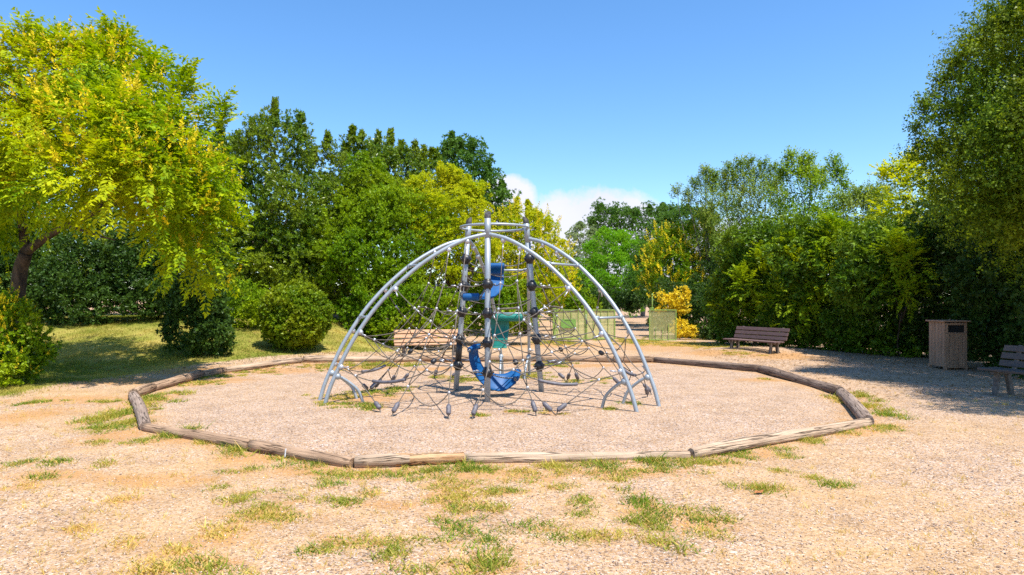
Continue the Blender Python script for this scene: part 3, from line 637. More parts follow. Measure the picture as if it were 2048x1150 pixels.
ANGF = math.atan2(*(FEET['F'] - CC)[::-1])
def net(pole, tl, tr, seed):
    """net hung from tube tl (left seen from outside), the pole and tube tr; drawn for the front and turned for the others"""
    r = random.Random(seed)
    front = pole == 'F'
    rot = math.atan2(*(FEET[pole] - CC)[::-1]) - ANGF
    RM = Matrix.Rotation(rot, 4, 'Z')
    def turn(p): return CB + RM @ (Vector(p) - CB)
    main = MB(); smalls = []
    def lineclamp(p, d=None):
        smalls.append(('rope_clamp', CLAMP_ME, p, None))
    def ferr(p, d): smalls.append(('rope_ferrule', FERR_ME, p, d))
    def rope(pts, rr=.0076): main.tube(pts, rr, 6)
    Vs = [[(898, 500), (888, 565), (873, 617), (858, 669), (840, 721), (816, 773), (785, 833)],
          [(935, 482), (922, 570), (914, 622), (909, 676), (903, 731), (898, 785), (897, 838)],
          [(1007, 481), (1001, 566), (997, 618), (989, 671), (979, 724), (966, 780), (945, 838)],
          [(1040, 497), (1034, 562), (1037, 616), (1040, 668), (1046, 721), (1055, 775), (1072, 832)]]
    nodes = []
    for j, col in enumerate(Vs):
        kt = ('F', 'l') if j < 2 else ('F', 'r')
        # depth where the rope leaves the tube, then out to the ground anchor
        best = min(np.linspace(0, 1, 200), key=lambda t: abs(1024 + FPX * tube_pt(kt, t).x / tube_pt(kt, t).y - col[0][0]))
        top = tube_pt(kt, best); gx = ground(*col[-1]); y0, y1 = top.y - .01, gx[1]
        row = [top]
        for (px, py) in col[1:-1]:
            s = (py - col[0][1]) / (col[-1][1] - col[0][1]); y = y0 + (y1 - y0) * s
            q = P(px, py, y); row.append(Vector(q))
        row.append(Vector(gx) + Vector((0, 0, .05))); nodes.append(row)
    def on_tube(k, z): return tube_at_z(k, z)
    # real tubes of this sector: ropes end on them
    TLr = [on_tube(tl, z) for z in (2.40, 1.80, 1.10, .55)]; TRr = [on_tube(tr, z) for z in (2.40, 1.80, 1.10, .55)]
    if front:
        tops = [nodes[j][0] for j in range(4)]
    else:
        tops = [tube_at_z(tl, nodes[0][0].z), tube_at_z(tl, nodes[1][0].z), tube_at_z(tr, nodes[2][0].z), tube_at_z(tr, nodes[3][0].z)]
    nd = [[turn(p) for p in row] for row in nodes]
    for row in nd: row[-1].z = gz(row[-1].x, row[-1].y) + .05
    for j in range(4): nd[j][0] = tops[j] - Vector((0, 0, .06))
    for j, row in enumerate(nd):
        smalls.append(('tube_clamp', TUBC_ME, row[0] + Vector((0, 0, .015)), None))
        ferr(row[0].lerp(row[1], .14), row[1] - row[0])
        for a, b in zip(row, row[1:]): rope(ropepts(a, b, 0, 2))
        for p in row[1:-1]: lineclamp(p)
        d = (row[-2] - row[-1]).normalized(); base = Vector((row[-1].x, row[-1].y, row[-1].z - .05))
        smalls.append(('anchor_sleeve', ANCH_ME, row[-1] + d * .10, d)); rope([row[-1] + d * .03, base - d * .05 - Vector((0, 0, .03))], .009)
    B = [pole_pt(pole, z) for z in BALLZ[pole][-4:]]
    out = Vector((math.cos(rot + ANGF), math.sin(rot + ANGF), 0)); side = Vector((-out.y, out.x, 0))
    # sag loops and links row by row
    for i, (s1, s2) in enumerate(((.0, .06), (.07, .10), (.12, .13), (.17, .14), (.23, .23))):
        q = i + 1
        if s1: rope(ropepts(nd[0][q], nd[1][q], s1, 12))
        rope(ropepts(nd[2][q], nd[3][q], s2, 12))
        if i == 1:
            main.tube([nd[2][q], nd[3][q]], .014, 8)
        if i < 4:
            for p, sg in ((nd[1][q], -1), (nd[2][q], 1)):
                b = B[i] + side * sg * .09 + out * .03
                rope(ropepts(b, p, .03, 6)); ferr(b.lerp(p, .25), p - b)
    # outer fans from the arch tubes
    def fan(T, cols, sg):
        v1, v2 = nd[cols[0]], nd[cols[1]]
        o1, o2, o3 = T[1], T[2], T[3]
        for p in (o1, o2, o3):
            smalls.append(('tube_clamp', TUBC_ME, p + (v1[3] - p).normalized() * .045, None)); ferr(p.lerp(v1[4], .10), v1[4] - p)
        # upper rope
        m = o1.lerp(v2[3], .35) + Vector((0, 0, -.06)); m2 = o1.lerp(v2[3], .62) + Vector((0, 0, -.05))
        for a, b, sgg in ((o1, m, .01), (m, m2, .02), (m2, v2[3], .03)): rope(ropepts(a, b, sgg, 6))
        lineclamp(m); lineclamp(m2); ferr(m.lerp(m2, .2), m2 - m)
        rope(ropepts(v2[3], B[2] + side * sg * .09, .04, 6))
        # middle rope
        n1 = o2.lerp(v1[4], .28); n2 = o2.lerp(v1[4], .65) - Vector((0, 0, .015))
        for a, b in ((o2, n1), (n1, n2), (n2, v1[4])): rope(ropepts(a, b, .012, 5))
        lineclamp(n1); lineclamp(n2)
        rope(ropepts(v1[4], v2[4], .03, 6)); rope(ropepts(v2[4], B[3] + side * sg * .09, .03, 6)); ferr(v2[4].lerp(B[3], .7), B[3] - v2[4])
        rope(ropepts(n1 - Vector((0, 0, .03)), v1[4].lerp(v1[5], .45), .10, 10))
        # low rope with a padded sleeve, like a swing
        l1 = o3.lerp(v1[5], .26) - Vector((0, 0, .05)); l2 = v1[4].lerp(v2[5], .25) + Vector((0, 0, -.03))
        pts = ropepts(l1, l2, .13, 25); rope(ropepts(o3, l1, 0, 3)); rope(pts)
        mb2 = MB(); mb2.tube(pts[6:18], .024, 10); pads.append(mb2)
        lineclamp(l1); lineclamp(l2); rope(ropepts(l2, v2[4], .06, 6))
        ga = Vector((v1[-1].x, v1[-1].y, 0)); gl = ga + (Vector((l1.x, l1.y, 0)) - ga) * .32 - out * .02
        gl.z = gz(gl.x, gl.y) + .05; rope(ropepts(l1, gl, 0, 2)); d = (l1 - gl).normalized(); smalls.append(('anchor_sleeve', ANCH_ME, gl + d * .1, d))
        rope([gl + d * .03, Vector((gl.x, gl.y, gl.z - .09)) - d * .05], .009)
        # diagonal from the collar down to the ground
        b = B[1] + side * sg * .085 + out * .03; e = v1[-1] + side * sg * -.10 + out * -.06
        if sg > 0: e = v1[-1] + side * .22 - out * .12
        m = b.lerp(v1[5], .45); rope(ropepts(b, m, 0, 3)); lineclamp(m)
        s = m.lerp(v1[5], .42); smalls.append(('rope_stopper', BULB_ME, s, v1[5] - m)); rope(ropepts(m, v1[5], 0, 3)); ferr(b.lerp(m, .1), m - b)
        if sg > 0: rope(ropepts(v1[5], e, 0, 3)); e.z = gz(e.x, e.y) + .05; d = (v1[5] - e).normalized(); smalls.append(('anchor_sleeve', ANCH_ME, e + d * .1, d)); rope([e + d * .03, e - d * .08], .009)
        # cross ropes of the outer field
        rope(ropepts(v1[1], m2, .03, 6)); rope(ropepts(v1[2], n2, .05, 8)); rope(ropepts(n1, v1[3], .03, 6)); rope(ropepts(m, n2 - Vector((0, 0, .05)), .05, 6))
        rope(ropepts(m2, n2, .02, 4)); rope(ropepts(n2, l1, .05, 6))
    pads = []
    fan(TLr, (0, 1), -1); fan(TRr, (3, 2), 1)
    side_sign = 1
    n = cpart(main, 'rope_net', M['rope'])
    for mb2 in pads: cpart(mb2, 'padded_sleeve', M['sleeve'], n)
    for nm, me, p, d in smalls:
        o = bpy.data.objects.new(nm, me); COL.objects.link(o); o.parent = n; o.location = Vector(p) - CB
        if d is not None: o.rotation_euler = Vector(d).to_track_quat('Z', 'Y').to_euler()
        else: o.rotation_euler = (r.uniform(-.3, .3), r.uniform(-.3, .3), rot + r.uniform(-.4, .4))
net('F', ('F', 'l'), ('F', 'r'), 1)
net('R', ('R', 'r'), ('R', 'b'), 2)
net('L', ('L', 'b'), ('L', 'l'), 3)

# --- rubber slings in the middle
def sling(name_label, mat, path, wid, th, rolls, lab):
    """belt swept along path with width vectors, rolled round a tube at its ends"""
    pts = smooth_path(path, 7); ws = smooth_path(wid, 7); n = len(pts); V = []; F = []
    for i in range(n):
        t = (pts[min(i + 1, n - 1)] - pts[max(i - 1, 0)]).normalized(); w = ws[i]; nn = t.cross(w).normalized() * th / 2
        for a in np.linspace(-.5, .5, 7):
            V.append(pts[i] + w * a + nn * (1 + .0 * a))
        for a in np.linspace(.5, -.5, 7): V.append(pts[i] + w * a - nn)
    m = 14
    F = [(i * m + q, i * m + (q + 1) % m, (i + 1) * m + (q + 1) % m, (i + 1) * m + q) for i in range(n - 1) for q in range(m)]
    mb = MB(); mb.add(V, F, True); mb.f += [tuple(range(m)), tuple((n - 1) * m + q for q in reversed(range(m)))]; mb.sm += [False, False]
    for (c, ax, rr) in rolls: mb.tube([Vector(c) - Vector(ax) / 2, Vector(c) - Vector(ax) * .46, Vector(c) + Vector(ax) * .46, Vector(c) + Vector(ax) / 2], [rr * .8, rr, rr, rr * .8], 16)
    o = cpart(mb, 'rubber_sling', mat); o['label'] = lab
    m = o.modifiers.new('w', 'WEIGHTED_NORMAL')
    for (c, ax, rr) in rolls:
        for sg in (-.5, .5):
            mb = MB(); e = Vector(c) + Vector(ax) * sg; d = Vector(ax).normalized() * (1 if sg > 0 else -1); mb.tube([e - d * .005, e + d * .03], [rr * .55, rr * .4], 12); mb.tube([e + d * .02, e + d * .055], .012, 8)
            cpart(mb, 'end_bolt', M['chain'], o)
    return o
def W3(px, py, d): return Vector(P(px, py, d))
def chain(a, b, sag):
    chains = MB()
    pts = ropepts(a, b, sag, 26)
    for i, (p, q) in enumerate(zip(pts, pts[1:])):
        d = (q - p); ax = Vector((0, 0, 1)).cross(d).normalized() if i % 2 else Vector((0, 0, 1)); chains.tube([p - d * .15, q + d * .15], .0075 if i % 2 else .011, 6)
    cpart(chains, 'chain', M['chain'])
X1 = Vector((1, -.08, 0))
sling('', M['blue'], [W3(991, 528, 11.9), W3(990, 548, 12.02), W3(989, 570, 11.85), W3(979, 589, 11.6), W3(960, 598, 11.4), W3(942, 594, 11.3)],
      [X1 * .31, X1 * .31, X1 * .31 + Vector((0, .06, 0)), X1 * .27 + Vector((0, .12, 0)), X1 * .25 + Vector((0, .1, 0)), X1 * .27], .026,
      [(W3(991, 532, 11.9), X1 * .31, .052), (W3(942, 594, 11.3), X1 * .27, .062)], 'bright blue curved rubber sling, higher of the two blue ones')
D1 = Vector((.10, .24, .10))
sling('', M['blue'], [W3(947, 693, 11.25), W3(948, 715, 11.28), W3(958, 741, 11.3), W3(978, 760, 11.3), W3(1006, 765, 11.35), W3(1032, 752, 11.4)],
      [Vector((.12, .24, .06)), Vector((.12, .24, .07)), Vector((.11, .24, .11)), Vector((.05, .22, .22)), Vector((.0, .22, .25)), Vector((.0, .25, .20))], .026,
      [(W3(948, 696, 11.25), Vector((.12, .24, .06)) * 1.05, .055), (W3(1034, 750, 11.4), Vector((.05, .26, .10)), .055)], 'low blue rubber sling bent into a wide seat near the ground')
sling('', M['green'], [W3(1016, 632, 11.7), W3(1000, 637, 11.8), W3(1000, 655, 11.82), W3(1000, 676, 11.75), W3(999, 696, 11.7)],
      [X1 * .44, X1 * .33, X1 * .32, X1 * .27, X1 * .25], .026, [(W3(1018, 635, 11.68), X1 * .47, .066)], 'dark green rubber sling hanging from a thick roll')
chain(pole_pt('L', 2.32), W3(972, 533, 11.9), .06); chain(W3(1012, 531, 11.85), pole_pt('R', 2.32), .05)
chain(W3(958, 597, 11.3), pole_pt('F', 1.85), .02); chain(pole_pt('L', 1.85), W3(925, 592, 11.3), .02)
chain(pole_pt('F', .92), W3(956, 698, 11.4), .02); chain(W3(940, 697, 11.2), pole_pt('L', .91), .03); chain(W3(1040, 748, 11.5), pole_pt('R', .45), .02); chain(pole_pt('F', .45), W3(1026, 756, 11.35), .03)
chain(pole_pt('F', 1.385), W3(988, 636, 11.65), .01); chain(W3(1046, 635, 11.7), pole_pt('R', 1.385), .02)
for z in (2.15, 1.62, 1.10, .62):   # ropes across the inside, collar to collar
    for a, b in ((pole_pt('L', z), pole_pt('R', z)), (pole_pt('F', z - .12), pole_pt('R', z)), (pole_pt('L', z - .1), pole_pt('F', z - .2))):
        mb = MB(); mb.tube(ropepts(a, b, .10, 10), .0078, 6); cpart(mb, 'inner_rope', M['rope'])

# ------------------------------------------------------------------ benches
def bench(x, y, rz, L, mat, label, zoff=0, k=1.0):
    z = gz(x, y)
    r = empty('park_bench', (x, y, z + zoff), rz, label, 'bench', 'slatted park benches'); r.scale = (k, k, k)
    rr = random.Random(int(x * 100))
    tilt = R(20)
    mb = MB()
    for i in range(3):      # backrest slats, leaning back
        zz = .47 + i * .125; yy = .20 + (zz - .42) * math.tan(tilt)
        mb.box((rr.uniform(-.008, .008), yy, zz + .045), (L, .036, .105), Matrix.Rotation(-tilt, 3, 'X'))
    bevel(mb.build('backrest', mat, r), .006)
    mb = MB()
    for i in range(3):
        yy = -.21 + i * .135; mb.box((rr.uniform(-.008, .008), yy, .42 + abs(i - 1.2) * .006), (L, .118, .036), Matrix.Rotation(R(3), 3, 'X'))
    bevel(mb.build('seat', mat, r), .006)
    for sx in (-1, 1):
        mb = MB(); X = sx * (L / 2 - .26)
        mb.box((X, -.03, .375), (.07, .42, .05))
        mb.box((X, -.15, .18), (.07, .07, .40), Matrix.Rotation(R(-8), 3, 'X')); mb.box((X, .12, .18), (.07, .08, .40), Matrix.Rotation(R(12), 3, 'X'))
        mb.box((X, .275, .59), (.06, .045, .50), Matrix.Rotation(-tilt, 3, 'X'))
        bevel(mb.build('leg', M['bench_leg'], r), .008)
        mb = MB()
        for i in range(3):
            zz = .515 + i * .125; mb.ball((X, .20 + (zz - .42) * math.tan(tilt) - .024, zz), .010, 8, 5)
        mb.build('bolt', M['chain'], r)
    return r
bench(-2.27, 18.65, R(13), 1.93, M['bench_wood'], 'sunlit tan slatted bench on the grass behind the climber', 0, .97)
bench(7.13, 20.1, math.atan2(-1.9, .89), 2.1, M['bench_dark'], 'dark brown slatted bench by the path near the yellow bush', -.15, .98)
bench(8.38, 10.75, math.atan2(-.97, .22), 1.9, M['bench_grey'], 'grey slatted bench in deep shade beside the wooden bin')

# ------------------------------------------------------------------ wooden bin
def litter_bin(x, y):
    z = gz(x, y); r = empty('litter_bin', (x, y, z), R(2), 'tall wooden plank litter bin with a flat lid in the shade', 'litter bin')
    w, dd, h = .52, .56, 1.10
    body = MB(); n = 5
    for i in range(n):
        pw = dd / n
        for sx in (-1, 1): body.box((sx * w / 2, -dd / 2 + pw * (i + .5), h / 2 + .03 + (.004 if i % 2 else 0)), (.026, pw - .008, h - .06))
        pw = w / n
        body.box((-w / 2 + pw * (i + .5), dd / 2, h / 2 + .03), (pw - .008, .026, h - .06))
        body.box((-w / 2 + pw * (i + .5), -dd / 2, .43 + (.003 if i % 2 else 0)), (pw - .008, .026, .80))
    body.box((0, -dd / 2, 1.055), (w - .03, .026, .05))
    bevel(body.build('plank_body', M['bin_wood'], r), .004)
    mb = MB(); mb.box((0, 0, h / 2 + .02), (w - .045, dd - .045, h - .10)); mb.build('inside_shade', M['dark'], r)  # solid dark box, stands in for shade behind the opening
    mb = MB(); mb.box((0, 0, h + .02), (w + .12, dd + .12, .035)); mb.ball((-.02, -.1, h + .045), .025, 10, 6); bevel(mb.build('lid', M['bin_wood'], r), .006)
    mb = MB()
    for sx in (-1, 1): mb.box((sx * (w / 2 - .04), -dd / 2 - .006, .93), (.05, .03, .20))
    mb.box((0, -dd / 2 - .006, .845), (w - .04, .03, .03)); bevel(mb.build('opening_frame', M['bin_wood'], r), .004)
    for sx in (-1, 1):
        for sy in (-1, 1):
            mb = MB(); mb.box((sx * (w / 2 - .01), sy * (dd / 2 - .01), .03), (.06, .06, .14)); mb.build('foot', M['bin_wood'], r)
litter_bin(10.28, 16.1)

# ------------------------------------------------------------------ gates
def wire_panel(mb, w, h, x0, z0, sx=.024, sz=.016, t=.0035, y=0):
    for i in range(int(w / sx)): mb.box((x0 + (i + .5) * sx, y, z0 + h / 2), (t, t, h))
    for i in range(int(h / sz)): mb.box((x0 + w / 2, y + .004, z0 + (i + .5) * sz), (w, t, t * 1.3))
def gates():
    d = 27.3; x0 = (1105 - 1024) / FPX * d; x1 = (1231 - 1024) / FPX * d; W_ = x1 - x0
    g = empty('double_gate', (x0, d, gz(x0, d)), 0, 'closed pale green mesh double gate with a green plate across the path', 'gate', 'pale green mesh gates')
    mb = MB(); mb.box((.07, 0, .62), (.13, .13, 1.28)); mb.box((.07, 0, 1.27), (.15, .15, .03)); bevel(mb.build('post', M['gate'], g), .008)
    lw = (W_ - .16) / 2 - .01
    for k in range(2):
        a = .16 + k * (lw + .012); mb = MB()
        for zz in (.06, 1.21): mb.box((a + lw / 2, 0, zz), (lw - .09, .04, .045))
        for xx in (a + .0225, a + lw - .0225): mb.box((xx, 0, .64), (.045, .045, 1.20))
        for q in range(3): mb.box((a + lw * (q + 1) / 4, -.012, .64), (.018, .018, 1.13))
        lf = bevel(mb.build('gate_leaf', M['gate'], g), .004)
        mb = MB(); wire_panel(mb, lw - .09, 1.10, a + .045, .085, .022, .020, .0095, .012); mb.build('mesh_infill', M['gate_mesh'], lf)
        if k == 0:
            mb = MB(); mb.box((a + lw * .40, -.035, .66), (.60, .012, .36))
            for zz in (.72 + .10, .66 - .15): mb.box((a + lw * .40, -.046, zz), (.28, .012, .014))
            for sx in (-1, 1):
                for sz in (-1, 1): mb.ball((a + lw * .40 + sx * .27, -.043, .66 + sz * .15), .010, 6, 4)
            mb.build('plate', M['sign'], lf)
        else:
            mb = MB(); mb.box((a + .02, -.04, .75), (.05, .03, .16)); mb.tube([(a + .02, -.05, .75), (a + .02, -.10, .75), (a + .12, -.10, .75)], .010, 8)
            mb.build('latch', M['chain'], lf)
            mb = MB(); mb.tube([(a - .006, -.035, .02), (a - .006, -.035, 1.05)], .010, 8); mb.build('drop_bolt', M['chain'], lf)
    # open leaf and its tall post on the right of the path
    x0 = (1298 - 1024) / FPX * d
    g = empty('open_gate', (x0, d, gz(x0, d)), R(-10), 'single pale green mesh gate leaf on a tall post before the yellow bush', 'gate', 'pale green mesh gates')
    mb = MB(); mb.box((.12, .05, .63), (.11, .11, 1.28)); mb.box((.12, .05, 1.29), (.15, .15, .04)); mb.tube([(.13, .05, 1.29), (.13, .05, 1.80)], .026, 10); mb.ball((.13, .05, 1.83), .045, 10, 7); bevel(mb.build('post', M['gate'], g), .006)
    w = 1.07; mb = MB()
    for zz in (.03, 1.22): mb.box((w / 2, -.03, zz), (w - .04, .035, .04))
    for xx in (.02, w - .02): mb.box((xx, -.03, .62), (.04, .04, 1.24))
    for q, hh in ((.26, .50), (.52, .44), (.76, .62)): mb.box((q, -.05, hh / 2 + .05), (.022, .022, hh))
    lf = bevel(mb.build('gate_leaf', M['gate'], g), .004)
    mb = MB(); wire_panel(mb, w - .08, 1.15, .04, .05, .022, .020, .0058, -.022); mb.build('mesh_infill', M['gate_mesh'], lf)
gates()
# ------------------------------------------------------------------ foliage
def leafq(base, ax, nrm, L, w, bend=.12):
    base = np.array(base, float); ax = np.array(ax, float); ax /= np.linalg.norm(ax); nrm = np.array(nrm, float); nrm -= ax * nrm.dot(ax); nrm /= np.linalg.norm(nrm)
    sd = np.cross(ax, nrm)
    return np.array([base, base + ax * L * .45 + sd * w / 2 + nrm * bend * w, base + ax * L, base + ax * L * .45 - sd * w / 2 + nrm * bend * w])

def t_whorl(k=8, L=.11, w=.042, spread=55, stem=.12):
    out = []
    for i in range(k):
        a = i * 2.4; el = R(spread) * (1 - .45 * i / k); d = (math.cos(a) * math.sin(el), math.sin(a) * math.sin(el), math.cos(el))
        out.append(leafq((0, 0, stem * i / k), d, (-d[0] * d[2], -d[1] * d[2], 1 - d[2] ** 2 + .01), L * (1 - .3 * i / k), w, .2))
    return np.array(out)
def t_pinnate(pairs=6, L=.34, l=.095, w=.036, droop=.28):
    out = []
    for i in range(pairs):
        t = (i + .7) / pairs; p = (0, -droop * L * t * t, L * t * .95)
        for s in (-1, 1):
            out.append(leafq(p, (s * .85, -.25 - .3 * t, .5), (0, 1, .2), l * (1.1 - .5 * abs(t - .45)), w, .15))
    out.append(leafq((0, -droop * L, L * .95), (0, -.4, .8), (0, 1, .3), l * .8, w))
    return np.array(out)
def t_loose(k=7, L=.075, w=.045, stem=.34):
    out = []
    for i in range(k):
        t = (i + .6) / k; a = i * 2.6; out.append(leafq((0, 0, stem * t), (math.cos(a) * .8, math.sin(a) * .8, .45), (-.3 * math.cos(a), -.3 * math.sin(a), 1), L * (1 - .2 * t), w, .1))
    return np.array(out)
def t_spike(k=16, h=.26, l=.045, w=.026):
    out = []; r = np.random.default_rng(1)
    for i in range(k):
        t = i / k; a = i * 2.4; rad = .075 * (1 - t) ** .8
        out.append(leafq((math.cos(a) * rad * .3, math.sin(a) * rad * .3, h * t), (math.cos(a) * .8 * (1.1 - t), math.sin(a) * .8 * (1.1 - t), .7), (0, 0, 1), l * (1.3 - .5 * t), w))
    return np.array(out)
def t_fan(k=10, L=.10, w=.04):
    out = []; r = np.random.default_rng(4)
    for i in range(k):
        d = r.normal(0, 1, 3); d[2] = abs(d[2]) * .8 + .2; d /= np.linalg.norm(d)
        out.append(leafq(d * .02, d, r.normal(0, 1, 3), L * r.uniform(.7, 1.1), w))
    return np.array(out)
T = {'whorl': t_whorl(), 'pinnate': t_pinnate(), 'loose': t_loose(), 'spike': t_spike(), 'small': t_whorl(8, .058, .030, 62, .07), 'fan': t_fan()}

def norm(v): return v / (np.linalg.norm(v, axis=-1, keepdims=True) + 1e-9)
def scatter(r, lobes, per_m2, clump, up=.35, jit=.45, back=.4, inner=.2, lo=.72, floor=None, gap=-.6):
    """shoot positions and directions over a crown of overlapping lobes, bunched in branch-sized clumps"""
    LB = np.array([(*c, *rr) for c, rr in lobes], float); Ps, Ds = [], []
    for li, L in enumerate(LB):
        c, rr = L[:3], L[3:]; rm = rr.mean(); area = 4 * np.pi * (rr[0] * rr[1] * rr[2]) ** (2 / 3)
        nc = max(5, int(area / (clump * clump * 1.5))); k = np.arange(nc) + .5
        ph = np.arccos(1 - 2 * k / nc); th = np.pi * (1 + 5 ** .5) * k + r.uniform(0, 6)
        cd = norm(np.stack([np.cos(th) * np.sin(ph), np.sin(th) * np.sin(ph), np.cos(ph)], 1) + r.normal(0, .14, (nc, 3)))
        cp = c + cd * rr * r.uniform(lo, 1.03, (nc, 1))
        n = int(area * per_m2); wt = r.lognormal(0, .55, nc); wt[r.random(nc) < .16] *= .12
        ci = r.choice(nc, n, p=wt / wt.sum())
        bd = norm(r.normal(0, 1, (n, 3))); rad = clump * r.uniform(.35, 1.0, (n, 1)) ** .7
        rad *= r.uniform(.75, 1.25, nc)[ci][:, None]
        p = cp[ci] + bd * rad * np.array([1, 1, .75]); d = .8 * cd[ci] + .7 * bd + np.array([0, 0, up]) + r.normal(0, jit, (n, 3))
        if inner > 0:
            m = int(n * inner); q = norm(r.normal(0, 1, (m, 3))) * r.uniform(.2, .8, (m, 1)); p = np.concatenate([p, c + q * rr]); d = np.concatenate([d, q + r.normal(0, .6, (m, 3)) + np.array([0, 0, up])])
        # thin what lies deep inside other lobes, and the far side
        keep = np.ones(len(p), bool)
        for lj, L2 in enumerate(LB):
            if lj != li:
                e = (((p - L2[:3]) / L2[3:]) ** 2).sum(1); keep &= ~((e < .55) & (r.random(len(p)) < .75))
        if gap > -9:      # irregular holes between the boughs
            w = norm(r.normal(0, 1, (7, 3))) * (2 * np.pi / (clump * r.uniform(2.6, 6, (7, 1)))); q = np.sin(p @ w.T + r.uniform(0, 6.28, 7)).sum(1) / 1.87
            keep &= q > gap + r.normal(0, .12, len(p))
        keep &= ~(((p[:, 1] - c[1]) > .25 * rr[1]) & (r.random(len(p)) > back))
        if floor is not None: keep &= p[:, 2] > floor + .02
        Ps.append(p[keep]); Ds.append(norm(d[keep]))
    return np.concatenate(Ps), np.concatenate(Ds)

def instance(r, tm, Pp, D, scale, sj=.25, upright=False):
    """turn a leaf template (k,4,3) into quads at every shoot"""
    n = len(Pp); k = tm.shape[0]
    a = np.where(np.abs(D[:, 2:3]) < .95, np.array([[0, 0, 1.0]]), np.array([[1.0, 0, 0]]))
    if upright: Y = norm(a - D * (a * D).sum(1, keepdims=True)); X = np.cross(Y, D)
    else:
        X = norm(np.cross(a, D)); Y = np.cross(D, X); s = r.uniform(0, 2 * np.pi, (n, 1)); X, Y = X * np.cos(s) + Y * np.sin(s), Y * np.cos(s) - X * np.sin(s)
    sc = scale * r.uniform(1 - sj, 1 + sj, (n, 1, 1))
    t = tm.reshape(-1, 3)
    V = (X[:, None, :] * t[None, :, 0:1] + Y[:, None, :] * t[None, :, 1:2] + D[:, None, :] * t[None, :, 2:3]) * sc + Pp[:, None, :]
    V = V + r.normal(0, .012 * scale, V.shape)
    return V.reshape(-1, 3), np.arange(n * k * 4).reshape(-1, 4)

def limb(mb, a, b, r0, r1, r, wob=.12, n=6, side=8):
    a = np.array(a, float); b = np.array(b, float); L = np.linalg.norm(b - a); pts = []
    o = r.normal(0, wob * L * .5, 3); o[2] = abs(o[2]) * .4
    for t in np.linspace(0, 1, n): pts.append(a + (b - a) * t + o * math.sin(math.pi * t) + r.normal(0, .008 * L, 3) * (0 < t < 1))
    mb.tube(smooth_path(pts, 3), list(np.linspace(r0, r1, (n - 1) * 3 + 1)), side)

SEED = [100]
def plant(name, label, cat, base, lobes, tm, scale, per_m2, clump, mat, group=None, trunk=None, bark='bark', up=.35, jit=.45, back=.4, inner=.2, tips=(), depth=1.0, upright=False, lo=.72, flowers=None, limbs=True, crownname='crown', extra=None, gap=-.6):
    """lobes: (photo x, photo y, radius in photo px, distance[, vertical ratio]); base: (photo x, distance)"""
    SEED[0] += 1; r = np.random.default_rng(SEED[0])
    bx = (base[0] - 1024) / FPX * base[1]; by = base[1]; bz = gz(bx, by); B = np.array([bx, by, bz])
    LB = []
    if tm != 'pinnate': scale *= .80; per_m2 *= 1.5
    for l in lobes:
        px, py, pr, d = l[:4]; vr = l[4] if len(l) > 4 else 1.0; rw = pr * d / FPX
        LB.append((P(px, py, d), np.array([rw, rw * depth, rw * vr])))
    Pp, D = scatter(r, LB, per_m2, clump, up, jit, back, inner, lo, bz, gap)
    for (px, ptop, hpx, wpx, d) in tips:          # upright leading shoots that break the outline
        h = hpx * d / FPX; w = wpx * d / FPX; n = int(per_m2 * 2.2 * w * h * 3) + 25
        t = r.random(n) ** .8; a = r.uniform(0, 6.28, n); rad = w * (1 - t) ** .7 * r.uniform(.2, 1, n)
        c = P(px, ptop, d); lean = r.normal(0, .10, 2)
        q = np.stack([c[0] + np.cos(a) * rad - lean[0] * (1 - t) * h, c[1] + np.sin(a) * rad - lean[1] * (1 - t) * h, c[2] - h * (1 - t)], 1)
        dd = norm(np.stack([np.cos(a) * .6, np.sin(a) * .6, np.full(n, 1.0)], 1) + r.normal(0, .3, (n, 3)))
        Pp = np.concatenate([Pp, q]); D = np.concatenate([D, dd])
    V, F = instance(r, T[tm], Pp, D, scale, .4, upright)
    single = trunk is None
    if single:
        o = link(name, quads(name, V - B, F), M[mat], None, tuple(B)); tag(o, label, cat, group); root = o
    else:
        root = empty(name, tuple(B), 0, label, cat, group)
        o = link(crownname, quads(crownname, V - B, F), M[mat], root)
        mb = MB(); r0 = trunk
        cen = np.mean([c for c, rr in LB], 0) - B
        top = np.array([cen[0] * .5, cen[1] * .5, max(.6, cen[2] * .55)])
        limb(mb, (0, 0, -.15), top, r0, r0 * .7, r, .06)
        if limbs:
            for c, rr in LB[:9]:
                e = c - B; limb(mb, top * r.uniform(.75, 1.0), e * .96, r0 * .45, r0 * .08, r, .10)
        mb.build('trunk', M[bark], root)
    if flowers:
        fm, dens, fs, cond = flowers[:4]; fk = flowers[4] if len(flowers) > 4 else 1.06
        fp, fd = scatter(r, [(c, rr * fk) for c, rr in LB], dens, clump * .8, 1.0, .3, .15, 0, .92, bz, -99)
        keep = cond(fp, r); fp, fd = fp[keep], norm(fd[keep] + np.array([0, 0, .6]))
        fv, ff = instance(r, T['spike'], fp, fd, fs)
        ob = link('blossoms', quads('blossoms', fv - B, ff), M[fm], root); ob['kind'] = 'stuff'
    if extra: extra(root, B, LB, r)
    return root

